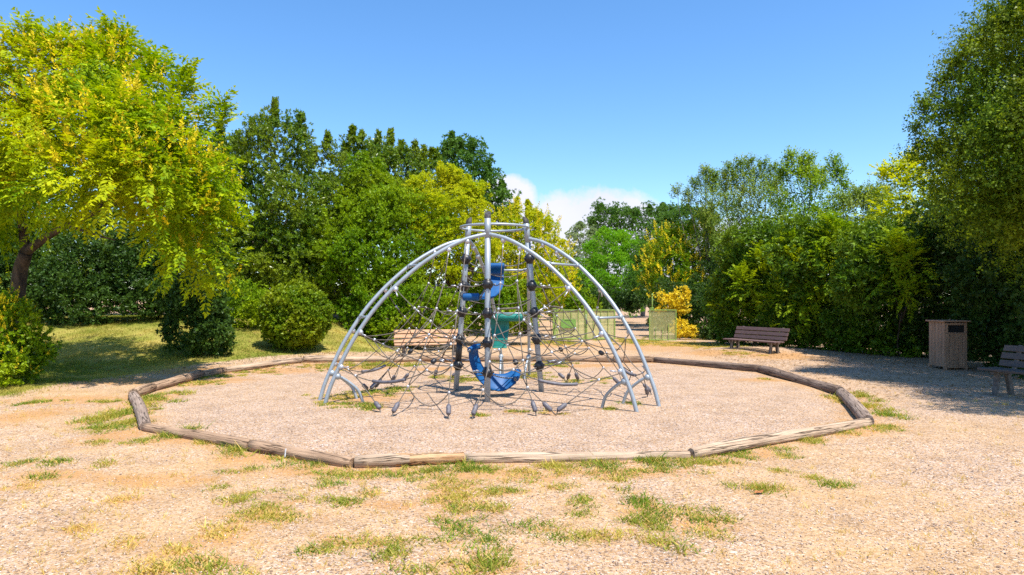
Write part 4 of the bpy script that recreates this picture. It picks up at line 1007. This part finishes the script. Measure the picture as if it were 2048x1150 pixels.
# --- golden rain tree, left foreground
def golden_extra(root, B, LB, r):
    mb = MB(); p0 = np.array([0, 0, -.2])
    def q(px, py, d): return P(px, py, d) - B
    f = q(52, 505, 14.6)
    mb.tube(smooth_path([p0, p0 + np.array([0, 0, .5]), q(38, 560, 14.8), f], 5), list(np.linspace(.185, .125, 16)), 14)
    mb.tube(smooth_path([f, q(45, 450, 14.7), q(40, 400, 14.8), q(55, 330, 14.9), q(75, 250, 15), q(110, 160, 15)], 4), list(np.linspace(.10, .03, 21)), 10)
    mb.tube(smooth_path([f, q(82, 482, 14.4), q(125, 455, 14.1), q(190, 425, 13.8), q(270, 390, 13.6), q(350, 350, 13.5)], 4), list(np.linspace(.095, .025, 21)), 10)
    for a, b, r0 in (((60, 330, 14.9), (-20, 290, 15), .05), ((18, 360, 15), (0, 310, 15.1), .05), ((98, 310, 14.6), (102, 250, 14.4), .06), ((130, 450, 14.1), (230, 480, 13.6), .05), ((200, 420, 13.8), (230, 330, 13.5), .06), ((240, 400, 13.7), (240, 250, 13.8), .05), ((280, 385, 13.6), (400, 420, 13.4), .045), ((45, 420, 14.8), (-60, 380, 15), .06), ((75, 250, 15), (200, 190, 14.6), .04), ((75, 250, 15), (20, 150, 15.2), .04), ((110, 330, 14.2), (160, 310, 13.8), .04), ((200, 300, 13.8), (300, 240, 13.6), .04)):
        limb(mb, q(*a), q(*b), r0, r0 * .25, r, .08)
    mb.build('trunk', M['bark'], root)
gl = [(50, 160, 70, 14.6), (125, 145, 52, 14.4), (205, 165, 72, 14.2), (285, 220, 60, 13.9), (345, 260, 52, 13.7), (380, 310, 44, 13.6), (250, 280, 80, 13.0), (160, 265, 72, 12.9), (60, 270, 66, 13.6), (330, 350, 82, 12.9), (408, 395, 46, 13.3), (225, 360, 58, 12.5), (150, 350, 56, 12.5), (125, 395, 42, 12.6), (430, 440, 30, 13.4), (365, 450, 50, 13.0), (388, 515, 34, 13.4), (315, 400, 48, 12.9), (20, 370, 62, 13.8), (-60, 240, 130, 15), (-70, 420, 90, 14.6), (160, 200, 110, 15.8), (300, 320, 90, 15.2), (380, 430, 50, 14.8), (425, 540, 24, 13.5)]
plant('golden_rain_tree', 'large yellow flowering tree leaning over the lawn at the far left', 'tree', (28, 14.9), gl, 'pinnate', 1.05, 74, .40, 'lf_golden', 'trees round the playground', None, up=-.05, jit=.5, back=.5, inner=.12, gap=-.5, tips=[(55, 55, 60, 16, 14.4), (112, 72, 50, 12, 14.4), (160, 88, 40, 14, 14.3), (228, 62, 70, 22, 14.2), (312, 118, 50, 14, 13.9), (365, 150, 50, 16, 13.7), (440, 210, 40, 12, 13.6), (475, 440, 20, 12, 13.3)], upright=True, lo=.8,
      flowers=('flower', 26, 1.3, lambda p, r: r.random(len(p)) < np.where((p[:, 2] > 3.9) & (p[:, 0] < -5.9), .75, .3) * (np.sin(p[:, 0] * 4.1 + p[:, 2] * 2.3) * np.sin(p[:, 2] * 3.7 + p[:, 1] * 2) > -.15)), extra=golden_extra)
o = bpy.data.objects['golden_rain_tree']

# --- shrubs on the lawn
plant('yellow_shrub', 'round yellow flowering shrub at the left picture edge', 'shrub', (10, 12.9), [(40, 690, 52, 12.9, .95), (-20, 650, 60, 12.8, 1.1), (10, 720, 58, 12.8, .8), (75, 700, 28, 13.0), (30, 640, 34, 12.8), (-30, 740, 50, 12.2)], 'small', 1.25, 230, .16, 'lf_hedge', 'shrubs on the lawn', None, up=.5, lo=.8,
      flowers=('flower', 70, .42, lambda p, r: r.random(len(p)) < np.where(p[:, 0] < -9.15, .75, .10), 1.28))
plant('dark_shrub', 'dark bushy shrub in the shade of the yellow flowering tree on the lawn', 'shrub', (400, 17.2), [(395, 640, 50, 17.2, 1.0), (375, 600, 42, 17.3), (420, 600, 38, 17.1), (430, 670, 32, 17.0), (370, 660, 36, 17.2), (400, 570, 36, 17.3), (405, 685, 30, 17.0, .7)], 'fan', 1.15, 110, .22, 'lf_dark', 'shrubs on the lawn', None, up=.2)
plant('ball_bush', 'clipped ball shaped bush standing alone on the sunny lawn', 'bush', (591, 18.2), [(591, 630, 60, 18.2, 1.0), (591, 655, 56, 18.2, .62), (572, 618, 40, 18.0), (612, 622, 42, 18.1)], 'small', 1.35, 260, .13, 'lf_box', 'shrubs on the lawn', None, up=.25, lo=.93, jit=.6, gap=-1.5)
plant('loose_shrub', 'loose green shrub between the dark shrub and the ball bush', 'shrub', (495, 20.5), [(470, 600, 38, 20.5), (505, 605, 38, 20.3), (455, 630, 32, 20.4), (500, 632, 32, 20.2, .7), (530, 615, 24, 20.5), (440, 580, 30, 20.8)], 'fan', 1.1, 75, .28, 'lf_hedge', 'shrubs on the lawn', None, up=.4)
for i, (px, py, pr, d, lab) in enumerate([(160, 560, 66, 21.5, 'dark shaded shrub right of the leaning trunk'), (275, 545, 64, 22.0, 'dark shrub under the middle of the yellow tree, at the lawn edge'), (20, 560, 80, 22, 'dark shaded shrub behind the leaning trunk'), (-100, 560, 100, 21, 'dark shrub at the left picture edge behind the yellow shrub'), (350, 560, 48, 22.5, 'dark shrub behind the dark bushy shrub on the lawn')]):
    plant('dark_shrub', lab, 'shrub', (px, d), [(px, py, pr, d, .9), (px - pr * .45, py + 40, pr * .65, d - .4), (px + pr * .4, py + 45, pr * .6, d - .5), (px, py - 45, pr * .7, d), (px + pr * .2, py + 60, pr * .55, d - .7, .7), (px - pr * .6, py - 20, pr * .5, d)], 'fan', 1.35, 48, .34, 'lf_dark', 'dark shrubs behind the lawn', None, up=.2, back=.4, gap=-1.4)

# --- laurels behind the lawn
laurels = [
 ((530, 24.5), [(540, 300, 60, 24.5, 1.1), (500, 340, 62, 24.6), (580, 300, 46, 24.3), (460, 330, 46, 24.8), (540, 400, 76, 24.0), (480, 440, 70, 24.0), (580, 420, 66, 23.6), (520, 520, 74, 23.6), (450, 530, 60, 23.8), (590, 520, 64, 23.4), (530, 600, 56, 23.4), (610, 590, 50, 23.4), (545, 255, 28, 24.4, 1.2), (590, 260, 26, 24.3)], [(550, 200, 60, 9, 24.4), (602, 232, 50, 14, 24.3), (508, 240, 50, 10, 24.5), (440, 245, 60, 14, 24.8), (475, 268, 40, 16, 24.7)], 'lf_laurel', 'tallest dark laurel tree, with a thin spire, right of the yellow flowering tree'),
 ((655, 25.5), [(655, 350, 46, 25.5, 1.1), (640, 410, 58, 25.2), (690, 400, 52, 25.2), (660, 480, 64, 24.6), (620, 480, 50, 24.5), (700, 490, 50, 24.4), (660, 560, 62, 24.2), (710, 570, 46, 24.2)], [(655, 268, 60, 13, 25.4), (628, 300, 40, 12, 25.4)], 'lf_laurel', 'dark laurel tree with a single pointed top behind the ball bush'),
 ((712, 27), [(712, 330, 40, 27, 1.3), (740, 360, 40, 27), (690, 360, 40, 27), (720, 430, 56, 26.6)], [(705, 255, 60, 11, 27), (724, 265, 50, 10, 27), (690, 290, 40, 10, 27)], 'lf_laurel', 'dark laurel tree with a forked top behind the golden green bush'),
 ((775, 28), [(775, 340, 46, 28, 1.2), (800, 370, 50, 28), (750, 380, 46, 28), (780, 430, 60, 27.4)], [(757, 266, 50, 10, 28), (783, 262, 60, 12, 28), (803, 285, 40, 10, 28), (740, 290, 40, 9, 28)], 'lf_laurel', 'dark laurel tree with several short spires, left of the middle of the row'),
 ((840, 28.5), [(838, 350, 40, 28.5, 1.2), (865, 370, 44, 28.5), (820, 390, 44, 28.4), (850, 430, 56, 28)], [(830, 286, 50, 10, 28.5), (846, 295, 40, 10, 28.5), (864, 300, 40, 9, 28.5), (872, 300, 40, 8, 28.5)], 'lf_laurel', 'dark laurel tree at the right end of the row, beside the poplar'),
]
for b, lb, tp, mt, lab in laurels:
    plant('laurel_tree', lab, 'tree', b, lb, 'whorl', 1.25, 54, .38, mt, 'laurel trees behind the lawn', .16, 'bark_grey', up=.55, tips=tp, back=.4, limbs=True, gap=-1.15)
plant('laurel_bush', 'broad sunlit laurel bush behind the left arch of the climber', 'bush', (740, 23.4), [(700, 450, 56, 23.6), (760, 440, 60, 23.6), (800, 480, 56, 23.4), (730, 510, 60, 23.0), (670, 520, 44, 23.2), (820, 420, 40, 23.8), (860, 480, 52, 23.6), (770, 530, 50, 22.9), (840, 520, 44, 23.2)], 'whorl', 1.1, 56, .32, 'lf_laurel2', 'bushes behind the climber', None, up=.5, back=.3, gap=-.9)
plant('golden_green_tree', 'golden green bushy tree with a rounded top left of the climber', 'tree', (745, 24.6), [(735, 350, 40, 24.6, 1.1), (765, 390, 42, 24.5), (715, 390, 38, 24.4), (745, 430, 46, 24.2), (775, 425, 36, 24.3), (800, 440, 30, 24.4)], 'fan', 1.05, 80, .26, 'lf_hedge', 'yellow green trees behind the climber', .10, up=.7, tips=[(728, 306, 40, 18, 24.6), (770, 345, 40, 16, 24.5), (755, 320, 40, 12, 24.6)], back=.25, crownname='crown')
plant('golden_green_tree', 'light yellow green tree rising just left of the climber head', 'tree', (895, 24.2), [(890, 375, 46, 24.2, .9), (930, 400, 44, 24.1), (850, 380, 34, 24.3), (910, 430, 54, 23.8), (950, 430, 34, 24), (860, 430, 46, 23.8), (900, 480, 56, 23.6), (945, 480, 46, 23.6), (890, 530, 50, 23.4), (960, 520, 40, 23.6)], 'fan', 1.0, 85, .25, 'lf_yellowgreen', 'yellow green trees behind the climber', .10, up=.9, tips=[(880, 325, 50, 16, 24.2), (905, 332, 50, 18, 24.2), (935, 350, 45, 16, 24.1), (830, 355, 35, 14, 24.3), (958, 375, 40, 14, 24), (915, 345, 40, 14, 24)], back=.25)
plant('clipped_hedge', 'wide rounded hedge behind the sunlit bench', 'hedge', (800, 22.4), [(770, 610, 62, 22.6, .95), (830, 620, 60, 22.4, .9), (735, 640, 46, 22.6, .8), (880, 625, 52, 22.4, .85), (800, 650, 60, 22.2, .6), (870, 655, 50, 22.2, .5), (810, 575, 46, 22.8), (750, 580, 40, 22.8), (715, 620, 34, 23)], 'small', 1.5, 170, .2, 'lf_hedge', 'bushes behind the climber', None, up=.35, lo=.85, back=.2, gap=-1.1)
plant('green_bush', 'low green bush behind the green sling of the climber', 'bush', (1000, 24.5), [(960, 620, 44, 24.5), (1005, 625, 46, 24.3, .9), (1045, 632, 34, 24.4, .8), (985, 580, 44, 24.9), (1040, 595, 40, 25)], 'small', 1.6, 130, .22, 'lf_hedge', 'bushes behind the climber', None, up=.4, back=.2)
plant('poplar_tree', 'dark green deciduous tree behind the yellow green one, highest left of the clouds', 'tree', (930, 33), [(905, 310, 28, 33, 1.2), (945, 320, 34, 33, 1.2), (925, 370, 46, 33), (975, 370, 36, 33), (960, 420, 48, 32.6), (1000, 400, 28, 33), (1005, 440, 32, 32.8), (950, 480, 50, 32.4), (905, 440, 44, 32.6)], 'fan', 1.55, 34, .42, 'lf_decid', 'trees round the playground', .2, 'bark_grey', up=.3, tips=[(903, 266, 40, 14, 33), (918, 276, 30, 12, 33), (945, 278, 50, 14, 33), (975, 325, 40, 12, 33), (1003, 362, 40, 12, 33), (890, 290, 30, 10, 33)], back=.3)
plant('yellow_flowering_tree', 'yellow flowering tree right behind the climber head', 'tree', (1050, 31), [(1045, 450, 40, 31), (1085, 460, 32, 31), (1010, 460, 36, 31), (1060, 500, 46, 30.6), (1110, 510, 32, 31), (1020, 520, 44, 30.5), (1075, 550, 46, 30.2), (1040, 580, 40, 30), (1115, 560, 36, 30.4), (1095, 590, 34, 30), (1005, 570, 40, 30.2)], 'fan', 1.15, 60, .3, 'lf_yellowgreen', 'yellow green trees behind the climber', .14, up=.5, tips=[(1055, 400, 40, 12, 31), (1035, 395, 40, 8, 31.2), (1095, 435, 30, 9, 31), (1080, 425, 30, 12, 31)], back=.25,
      flowers=('flower', 7, 1.3, lambda p, r: r.random(len(p)) < .7))
for i, (px, py, pr, d, lab) in enumerate([(1135, 610, 30, 36, 'low green bush left of the double gate, behind it'), (1160, 600, 26, 40, 'small round bush behind the middle of the double gate')]):
    plant('green_bush', lab, 'bush', (px, d), [(px, py, pr, d, .8), (px - 18, py + 10, pr * .7, d - .4, .7), (px + 18, py + 8, pr * .7, d - .3, .7)], 'small', 2.2, 90, .25, 'lf_hedge', 'bushes beyond the gates', None, up=.4, back=.2)

# --- trees down the path
far = [
 ('willow_tree', 'grey green round tree at the left end of the trees down the path', (1165, 60), [(1165, 480, 30, 60), (1180, 510, 32, 60), (1150, 520, 30, 60), (1170, 555, 34, 59), (1140, 560, 26, 60)], 'fan', 2.2, 14, .6, 'lf_grey', [(1160, 438, 20, 16, 60), (1185, 450, 20, 14, 60)], .22),
 ('bright_tree', 'bright green tree in the middle distance left of the path', (1215, 50), [(1215, 500, 40, 50), (1250, 500, 34, 50), (1185, 520, 34, 50), (1225, 550, 50, 49), (1180, 570, 34, 49), (1260, 555, 34, 49), (1205, 590, 32, 48.5), (1188, 604, 24, 48.5), (1232, 604, 26, 48.5), (1262, 602, 26, 48.5)], 'fan', 1.9, 20, .55, 'lf_bright', [(1208, 448, 30, 20, 50), (1240, 455, 30, 20, 50), (1180, 480, 20, 14, 50)], .2),
 ('poplar_tree', 'tall dark tree far down the path, directly below the cloud', (1205, 68), [(1203, 425, 20, 68), (1230, 428, 20, 68), (1185, 445, 18, 68), (1215, 450, 26, 68), (1245, 445, 20, 68), (1215, 490, 36, 68)], 'fan', 2.3, 14, .6, 'lf_decid', [(1203, 402, 25, 14, 68), (1232, 408, 25, 12, 68), (1185, 430, 20, 10, 68)], .24),
 ('poplar_tree', 'far dark tree with feathered top between the bright tree and the yellow one', (1285, 66), [(1258, 432, 18, 66), (1278, 435, 18, 66), (1302, 425, 20, 66), (1328, 422, 20, 66), (1348, 430, 18, 66), (1275, 460, 28, 66), (1310, 455, 30, 66), (1290, 490, 44, 66), (1335, 460, 28, 66), (1300, 530, 44, 65)], 'fan', 2.3, 14, .6, 'lf_decid', [(1258, 412, 22, 10, 66), (1275, 415, 25, 12, 66), (1300, 405, 28, 12, 66), (1325, 400, 28, 12, 66), (1345, 410, 25, 12, 66)], .24),
 ('dark_tree', 'dense dark green tree behind the yellow flowering tree by the path', (1345, 42), [(1330, 470, 40, 42), (1375, 450, 40, 42), (1300, 510, 36, 42), (1345, 530, 50, 41), (1400, 480, 36, 42), (1285, 560, 34, 41.5), (1410, 440, 26, 42)], 'fan', 1.7, 26, .45, 'lf_decid', [(1375, 405, 30, 18, 42), (1405, 410, 30, 16, 42), (1330, 425, 30, 18, 42)], .2),
]
for nm, lab, b, lb, tm, sc, pm, cl, mt, tp, tk in far:
    plant(nm, lab, 'tree', b, lb, tm, sc * .68, pm * 2.1, cl * .9, mt, 'trees down the path', tk, 'bark_grey', up=.5, tips=[(a, c + 6, e * .8, w * 1.3, q) for a, c, e, w, q in tp], back=.25, gap=-.9)
plant('yellow_flowering_tree', 'yellow flowering tree right of the path, above the open gate leaf', 'tree', (1350, 36), [(1330, 500, 40, 36), (1375, 490, 40, 36), (1410, 500, 34, 36), (1310, 540, 36, 36), (1350, 550, 46, 35.4), (1400, 550, 40, 35.6), (1330, 580, 34, 35.2), (1385, 590, 40, 35)], 'fan', 1.35, 40, .36, 'lf_hedge', 'trees down the path', .14, up=.4, tips=[(1385, 440, 30, 12, 36), (1420, 450, 30, 12, 36), (1335, 455, 30, 10, 36)], back=.25, flowers=('flower', 6, 1.6, lambda p, r: r.random(len(p)) < .8))
for i, (px, py, pr, d, lab) in enumerate([(1215, 600, 26, 44, 'dark shrub low at the left side of the path'), (1275, 595, 32, 45, 'dark shrub at the bend of the path'), (1180, 600, 26, 42, 'dark shrub beyond the double gate'), (1300, 595, 26, 40, 'dark shrub behind the tall gate post')]):
    plant('dark_shrub', lab, 'shrub', (px, d), [(px, py, pr, d, .8), (px - 16, py + 6, pr * .8, d - .5, .7), (px + 16, py + 4, pr * .8, d - .4, .7)], 'fan', 1.9, 32, .4, 'lf_dark', 'dark shrubs along the path', None, back=.25)
plant('variegated_shrub', 'golden leaved shrub, upper clump, behind the open gate leaf', 'shrub', (1345, 28.6), [(1328, 604, 17, 28.4), (1350, 597, 16, 28.3), (1362, 618, 12, 28.4), (1364, 588, 11, 28.3)], 'small', 1.6, 130, .2, 'lf_varieg', 'golden shrubs by the gate', None, up=.5, tips=[(1370, 575, 25, 8, 28.3)])
plant('variegated_shrub', 'low golden leaved shrub right of the open gate leaf, on the ground', 'shrub', (1366, 27.8), [(1362, 658, 17, 27.8, .9), (1377, 658, 14, 27.7, .9)], 'small', 1.5, 150, .18, 'lf_varieg', 'golden shrubs by the gate', None, up=.5)
plant('green_bush', 'green bush growing round the golden shrub by the open gate', 'bush', (1330, 30), [(1335, 600, 36, 30), (1370, 610, 40, 30), (1400, 630, 42, 29), (1430, 620, 40, 28.5), (1410, 590, 40, 30), (1440, 655, 32, 27.5, .8), (1320, 640, 26, 30, .8), (1450, 580, 40, 29)], 'fan', 1.2, 62, .3, 'lf_dark', 'bushes beyond the gates', None, up=.4, back=.25)

# --- right side
def loose_tree(name, lab, b, lb, tp, mt, pm=26, sc=1.35, trunk=.10, gsh=.34):
    def stems(root, B, LB, r):      # thin upright stems carrying the plumes
        mb = MB()
        for (px, pt, h, w, d) in tp[::2]:
            e = P(px, pt + h * .15, d) - B; a = np.array([e[0] * .35 + r.normal(0, .25), r.normal(0, .3), max(.8, e[2] * .25)])
            limb(mb, a, e, .05, .008, r, .05, 6, 6)
        mb.build('branch', M['bark_grey'], root)
    return plant(name, lab, 'tree', b, lb, 'loose', sc, pm, gsh, mt, 'loose trees behind the right hedge', trunk, 'bark_grey', up=.9, jit=.5, back=.5, inner=.3, tips=tp, lo=.5, gap=-.55, extra=stems)
loose_tree('ash_tree', 'thin pale green tree with visible branches left of the loose trees', (1425, 35), [(1400, 404, 31, 35), (1425, 394, 29, 35), (1440, 424, 41, 35), (1410, 460, 34, 34.6), (1440, 500, 40, 34.6)], [(1410, 340, 49, 21, 35), (1432, 352, 44, 14, 35), (1355, 378, 22, 9, 35), (1390, 362, 38, 12, 35), (1375, 390, 27, 10, 35), (1422, 345, 38, 12, 35)], 'lf_olive', 30)
loose_tree('ash_tree', 'pale green open tree with thin upright stems above the dark bench', (1510, 31), [(1480, 414, 41, 31, 1.1), (1515, 404, 43, 31, 1.1), (1545, 424, 41, 31), (1500, 480, 46, 30.6), (1545, 500, 42, 30.4), (1470, 474, 43, 31), (1510, 530, 46, 30)], [(1460, 335, 55, 18, 31), (1480, 326, 60, 16, 31), (1500, 322, 60, 18, 31), (1525, 328, 55, 16, 31), (1545, 335, 55, 16, 31), (1560, 350, 44, 12, 31), (1450, 350, 38, 10, 31)], 'lf_olive', 30)
loose_tree('ash_tree', 'tallest of the open trees above the dark bench, with side twigs on the right', (1610, 28), [(1590, 384, 41, 28, 1.1), (1620, 374, 39, 28, 1.1), (1645, 394, 39, 28), (1600, 450, 44, 27.6), (1650, 460, 42, 27.6), (1620, 484, 58, 27), (1570, 484, 46, 27)], [(1583, 310, 55, 18, 28), (1605, 318, 49, 16, 28), (1620, 318, 49, 14, 28), (1665, 322, 38, 16, 28), (1680, 345, 27, 12, 28), (1690, 372, 22, 10, 28), (1640, 345, 38, 16, 28), (1568, 340, 38, 10, 28)], 'lf_laurel2', 36)
loose_tree('ash_tree', 'low open tree filling the dip right of the tallest loose tree', (1720, 27), [(1710, 424, 41, 27), (1745, 414, 41, 27), (1730, 480, 44, 26.5), (1690, 480, 40, 26.6), (1770, 470, 40, 26.4)], [(1714, 388, 33, 16, 27), (1745, 382, 33, 14, 27), (1690, 398, 27, 12, 27), (1775, 385, 27, 14, 27), (1728, 395, 27, 12, 27)], 'lf_olive', 40)
plant('yellow_green_tree', 'yellow green young tree left of the big shade tree', 'tree', (1830, 20), [(1810, 390, 44, 20, 1.1), (1850, 400, 46, 20), (1790, 430, 44, 19.8), (1840, 450, 56, 19.5), (1880, 440, 46, 19.8), (1800, 490, 46, 19.4), (1850, 350, 34, 20)], 'pinnate', 1.05, 36, .36, 'lf_yellowgreen', 'trees round the playground', .09, 'bark_grey', up=.3, tips=[(1800, 333, 50, 18, 20), (1770, 345, 25, 10, 20), (1825, 320, 50, 14, 20.2)], back=.3, upright=True)
hed = [((1500, 24.4), [(1480, 500, 44, 23.6), (1520, 480, 44, 23.8), (1560, 500, 40, 23.4), (1490, 555, 52, 23.6), (1540, 545, 48, 23.4), (1460, 570, 36, 24), (1455, 610, 40, 24.6), (1500, 625, 52, 24.6), (1545, 620, 50, 24.4), (1470, 660, 36, 24.6, .8), (1530, 665, 42, 24.4, .7)], 'lf_hedge_dark', 'leafy hedge bush directly behind the dark bench'),
       ((1620, 22.4), [(1600, 470, 40, 21.6), (1640, 490, 44, 21.4), (1680, 480, 36, 21.4), (1590, 530, 52, 21.4), (1640, 550, 52, 21.0), (1690, 540, 44, 21.0), (1600, 610, 56, 22.2), (1570, 640, 44, 22.4), (1660, 620, 56, 22), (1610, 665, 48, 22, .8), (1670, 675, 46, 21.6, .8)], 'lf_hedge_dark', 'hedge bush with light top twigs right of the dark bench'),
       ((1740, 20.4), [(1720, 500, 48, 19.2), (1770, 490, 48, 19.0), (1740, 555, 56, 18.8), (1790, 550, 50, 18.6), (1700, 570, 46, 19.2), (1740, 630, 60, 20.2), (1790, 640, 56, 20), (1700, 650, 48, 20.4), (1740, 690, 46, 19.8, .8), (1790, 700, 46, 19.4, .8)], 'lf_hedge_dark', 'hedge bush left of the wooden bin, dark at the foot'),
       ((1880, 19.2), [(1850, 530, 64, 18.4), (1910, 520, 66, 18.0), (1870, 600, 66, 18.8), (1940, 600, 66, 18.4), (1825, 650, 52, 19.4), (1890, 670, 60, 19.2), (1850, 470, 56, 18.6), (1930, 450, 60, 18), (1960, 680, 56, 18.6)], 'lf_dark', 'tall dark hedge bush behind the wooden bin'),
       ((2010, 16.2), [(1990, 550, 74, 16), (2060, 550, 84, 15.4), (2010, 630, 72, 16.2), (2080, 650, 80, 15.4), (1965, 670, 56, 16.8), (2040, 710, 60, 15.6, .8), (2000, 470, 70, 16), (2080, 460, 84, 15.2), (2150, 600, 100, 14.2), (2150, 730, 90, 13.6)], 'lf_dark', 'dark hedge bush behind the grey bench at the right picture edge')]
for b, lb, mt, lab in hed:
    plant('hedge_bush', lab, 'bush', b, lb, 'fan', 1.4, 50, .3, mt, 'hedge bushes along the right side', None, up=.25, back=.5, gap=-1.1)
sap = [((1530, 22.6), [(1530, 555, 26, 22.6), (1560, 580, 22, 22.4), (1500, 575, 20, 22.5), (1545, 610, 18, 22.2)], [(1520, 500, 60, 12, 22.6), (1480, 540, 40, 8, 22.6)], 'leafy yellow green sapling rising just right of the dark bench'),
       ((1575, 21.4), [(1590, 540, 30, 21.2), (1625, 560, 26, 21), (1570, 590, 22, 21.2), (1610, 610, 20, 20.8), (1640, 600, 18, 20.8), (1590, 640, 16, 20.6)], [(1580, 470, 50, 14, 21.4), (1610, 500, 40, 12, 21.2)], 'yellow green sapling with arching leaves, middle of the right hedge'),
       ((1680, 20.4), [(1665, 480, 28, 20.6), (1690, 500, 26, 20.4), (1640, 510, 22, 20.6), (1700, 545, 22, 20.2), (1660, 560, 18, 20.2)], [(1660, 440, 40, 14, 20.6), (1690, 455, 40, 12, 20.4)], 'high yellow green sapling above the middle of the right hedge'),
       ((1800, 17.9), [(1790, 510, 24, 17.9), (1820, 530, 26, 17.7), (1780, 560, 18, 17.8), (1810, 580, 18, 17.4), (1845, 555, 16, 17.6)], [(1785, 470, 40, 12, 17.9), (1820, 490, 40, 12, 17.8)], 'yellow green sapling left of the wooden bin, in front of the dark hedge'),
       ((1445, 24.4), [(1455, 590, 22, 24), (1470, 560, 22, 24), (1440, 620, 18, 24), (1480, 610, 16, 23.6)], [(1470, 520, 40, 10, 24)], 'small yellow green sapling left of the dark bench')]
for b, lb, tp, lab in sap:
    plant('sapling', lab, 'sapling', (b[0], b[1] + 1.3), lb, 'pinnate', 1.0, 46, .3, 'lf_sapling', 'saplings in the right hedge', .022, 'bark', up=.2, jit=.4, back=.6, inner=.1, tips=tp, upright=True, lo=.5, gap=-.5)
big = [(1972, 155, 58, 13.5), (2030, 90, 80, 13.2), (1915, 235, 48, 13.6), (1975, 240, 74, 13.0), (2050, 200, 90, 12.8), (1905, 315, 42, 13.6), (1965, 330, 72, 13.0), (2040, 320, 90, 12.6), (1945, 400, 54, 13.2), (2000, 420, 86, 12.6), (2120, 100, 120, 12.6), (2130, 280, 130, 12.2), (2140, 430, 110, 12.2), (2080, 480, 70, 12.6), (2250, 150, 160, 12), (2270, 380, 150, 11.6), (2150, -40, 120, 12.8), (2060, 150, 120, 15), (2030, 350, 120, 15), (2300, 0, 150, 12), (2600, 70, 240, 8.8), (2470, 50, 200, 8.6), (2450, 110, 180, 9.8), (2760, 120, 260, 8.0), (2330, 120, 150, 10.6), (2560, 200, 220, 9.2), (1985, 215, 70, 15.6), (2100, 60, 120, 15), (2180, 200, 140, 14.5), (2060, 290, 90, 16.5), (2200, 330, 130, 15.5), (2300, 180, 160, 13.8), (2420, 160, 180, 9.6), (2650, 180, 240, 9.0), (1915, 168, 15, 13.6), (1868, 228, 17, 13.6), (1935, 95, 18, 13.5), (1985, 45, 22, 13.4), (1862, 300, 18, 13.6), (1850, 335, 26, 14.2), (1880, 375, 36, 14.0), (1835, 372, 18, 14.6), (1838, 292, 10, 13.7), (1885, 195, 12, 13.6)]  # includes lobes out of view, added to shade bench, bin and hedge
plant('shade_tree', 'big dark tree filling the upper right corner and shading the gravel', 'tree', (2240, 12.4), big, 'loose', .86, 112, .50, 'lf_shade', 'trees round the playground', .22, 'bark', up=.2, back=.7, inner=.4, gap=-.75, tips=[(2035, 0, 60, 22, 13.2), (1990, 40, 50, 16, 13.4), (1955, 70, 40, 12, 13.5), (1880, 158, 45, 14, 13.6), (1845, 205, 30, 12, 13.6), (1835, 250, 25, 12, 13.6), (1905, 130, 40, 12, 13.6), (1925, 110, 30, 10, 13.6), (1840, 285, 40, 12, 13.7)], lo=.7)
# trees that close the view behind the first rows
back = [((-120, 27), [(-100, 420, 120, 27), (-20, 450, 100, 27), (-150, 520, 120, 26), (-40, 540, 90, 26)], 'lf_laurel', 'laurel mass behind the yellow flowering tree at the left edge'),
        ((110, 28), [(60, 470, 90, 28), (150, 440, 90, 28), (110, 540, 90, 27), (200, 520, 80, 27)], 'lf_laurel', 'dark laurel behind the leaning trunk of the yellow tree'),
        ((300, 28), [(280, 440, 90, 28), (370, 400, 90, 28), (330, 520, 90, 27), (410, 500, 80, 27), (420, 330, 60, 28)], 'lf_laurel', 'dark laurel behind the right half of the yellow tree crown')]
for b, lb, mt, lab in back:
    plant('laurel_tree', lab, 'tree', b, lb, 'whorl', 1.6, 24, .45, mt, 'laurel trees behind the lawn', .16, 'bark_grey', up=.5, back=.35, gap=-1.5)

# bushes that close the gaps between and behind the first rows
fill = [(420, 590, 60, 29, 'dark laurel bush between the yellow tree and the tallest laurel'), (660, 600, 70, 31, 'dark laurel bush behind the gap right of the ball bush'), (560, 560, 90, 30, 'dark laurel bush behind the ball bush'), (900, 590, 70, 34, 'dark bush behind the wide rounded hedge'), (1040, 560, 60, 40, 'dark bush behind the yellow tree at the climber head'), (1120, 575, 40, 55, 'dark bush far behind the left post of the double gate'),
        (1430, 570, 60, 38, 'dark bush behind the golden shrub by the open gate'), (1530, 540, 80, 34, 'dark bush behind the pale open tree'), (1660, 540, 90, 31, 'dark bush behind the tallest open tree'), (1790, 500, 90, 29, 'dark bush behind the yellow green young tree'), (1920, 520, 110, 25, 'dark bush far behind the wooden bin'), (1260, 570, 40, 62, 'dark bush far down the path'),
        (1480, 645, 48, 27.5, 'low dark bush deep behind the dark bench'), (1600, 645, 50, 25.5, 'low dark bush deep in the middle of the right hedge'), (1720, 655, 50, 23.5, 'low dark bush deep in the hedge left of the wooden bin'), (1830, 665, 50, 21.8, 'low dark bush deep behind the left side of the wooden bin'), (1960, 690, 60, 19.6, 'low dark bush deep behind the grey bench'), (560, 470, 60, 27, 'dark laurel bush behind the tallest laurel'), (620, 520, 60, 28, 'dark laurel bush behind the single pointed laurel')]
for px, py, pr, d, lab in fill:
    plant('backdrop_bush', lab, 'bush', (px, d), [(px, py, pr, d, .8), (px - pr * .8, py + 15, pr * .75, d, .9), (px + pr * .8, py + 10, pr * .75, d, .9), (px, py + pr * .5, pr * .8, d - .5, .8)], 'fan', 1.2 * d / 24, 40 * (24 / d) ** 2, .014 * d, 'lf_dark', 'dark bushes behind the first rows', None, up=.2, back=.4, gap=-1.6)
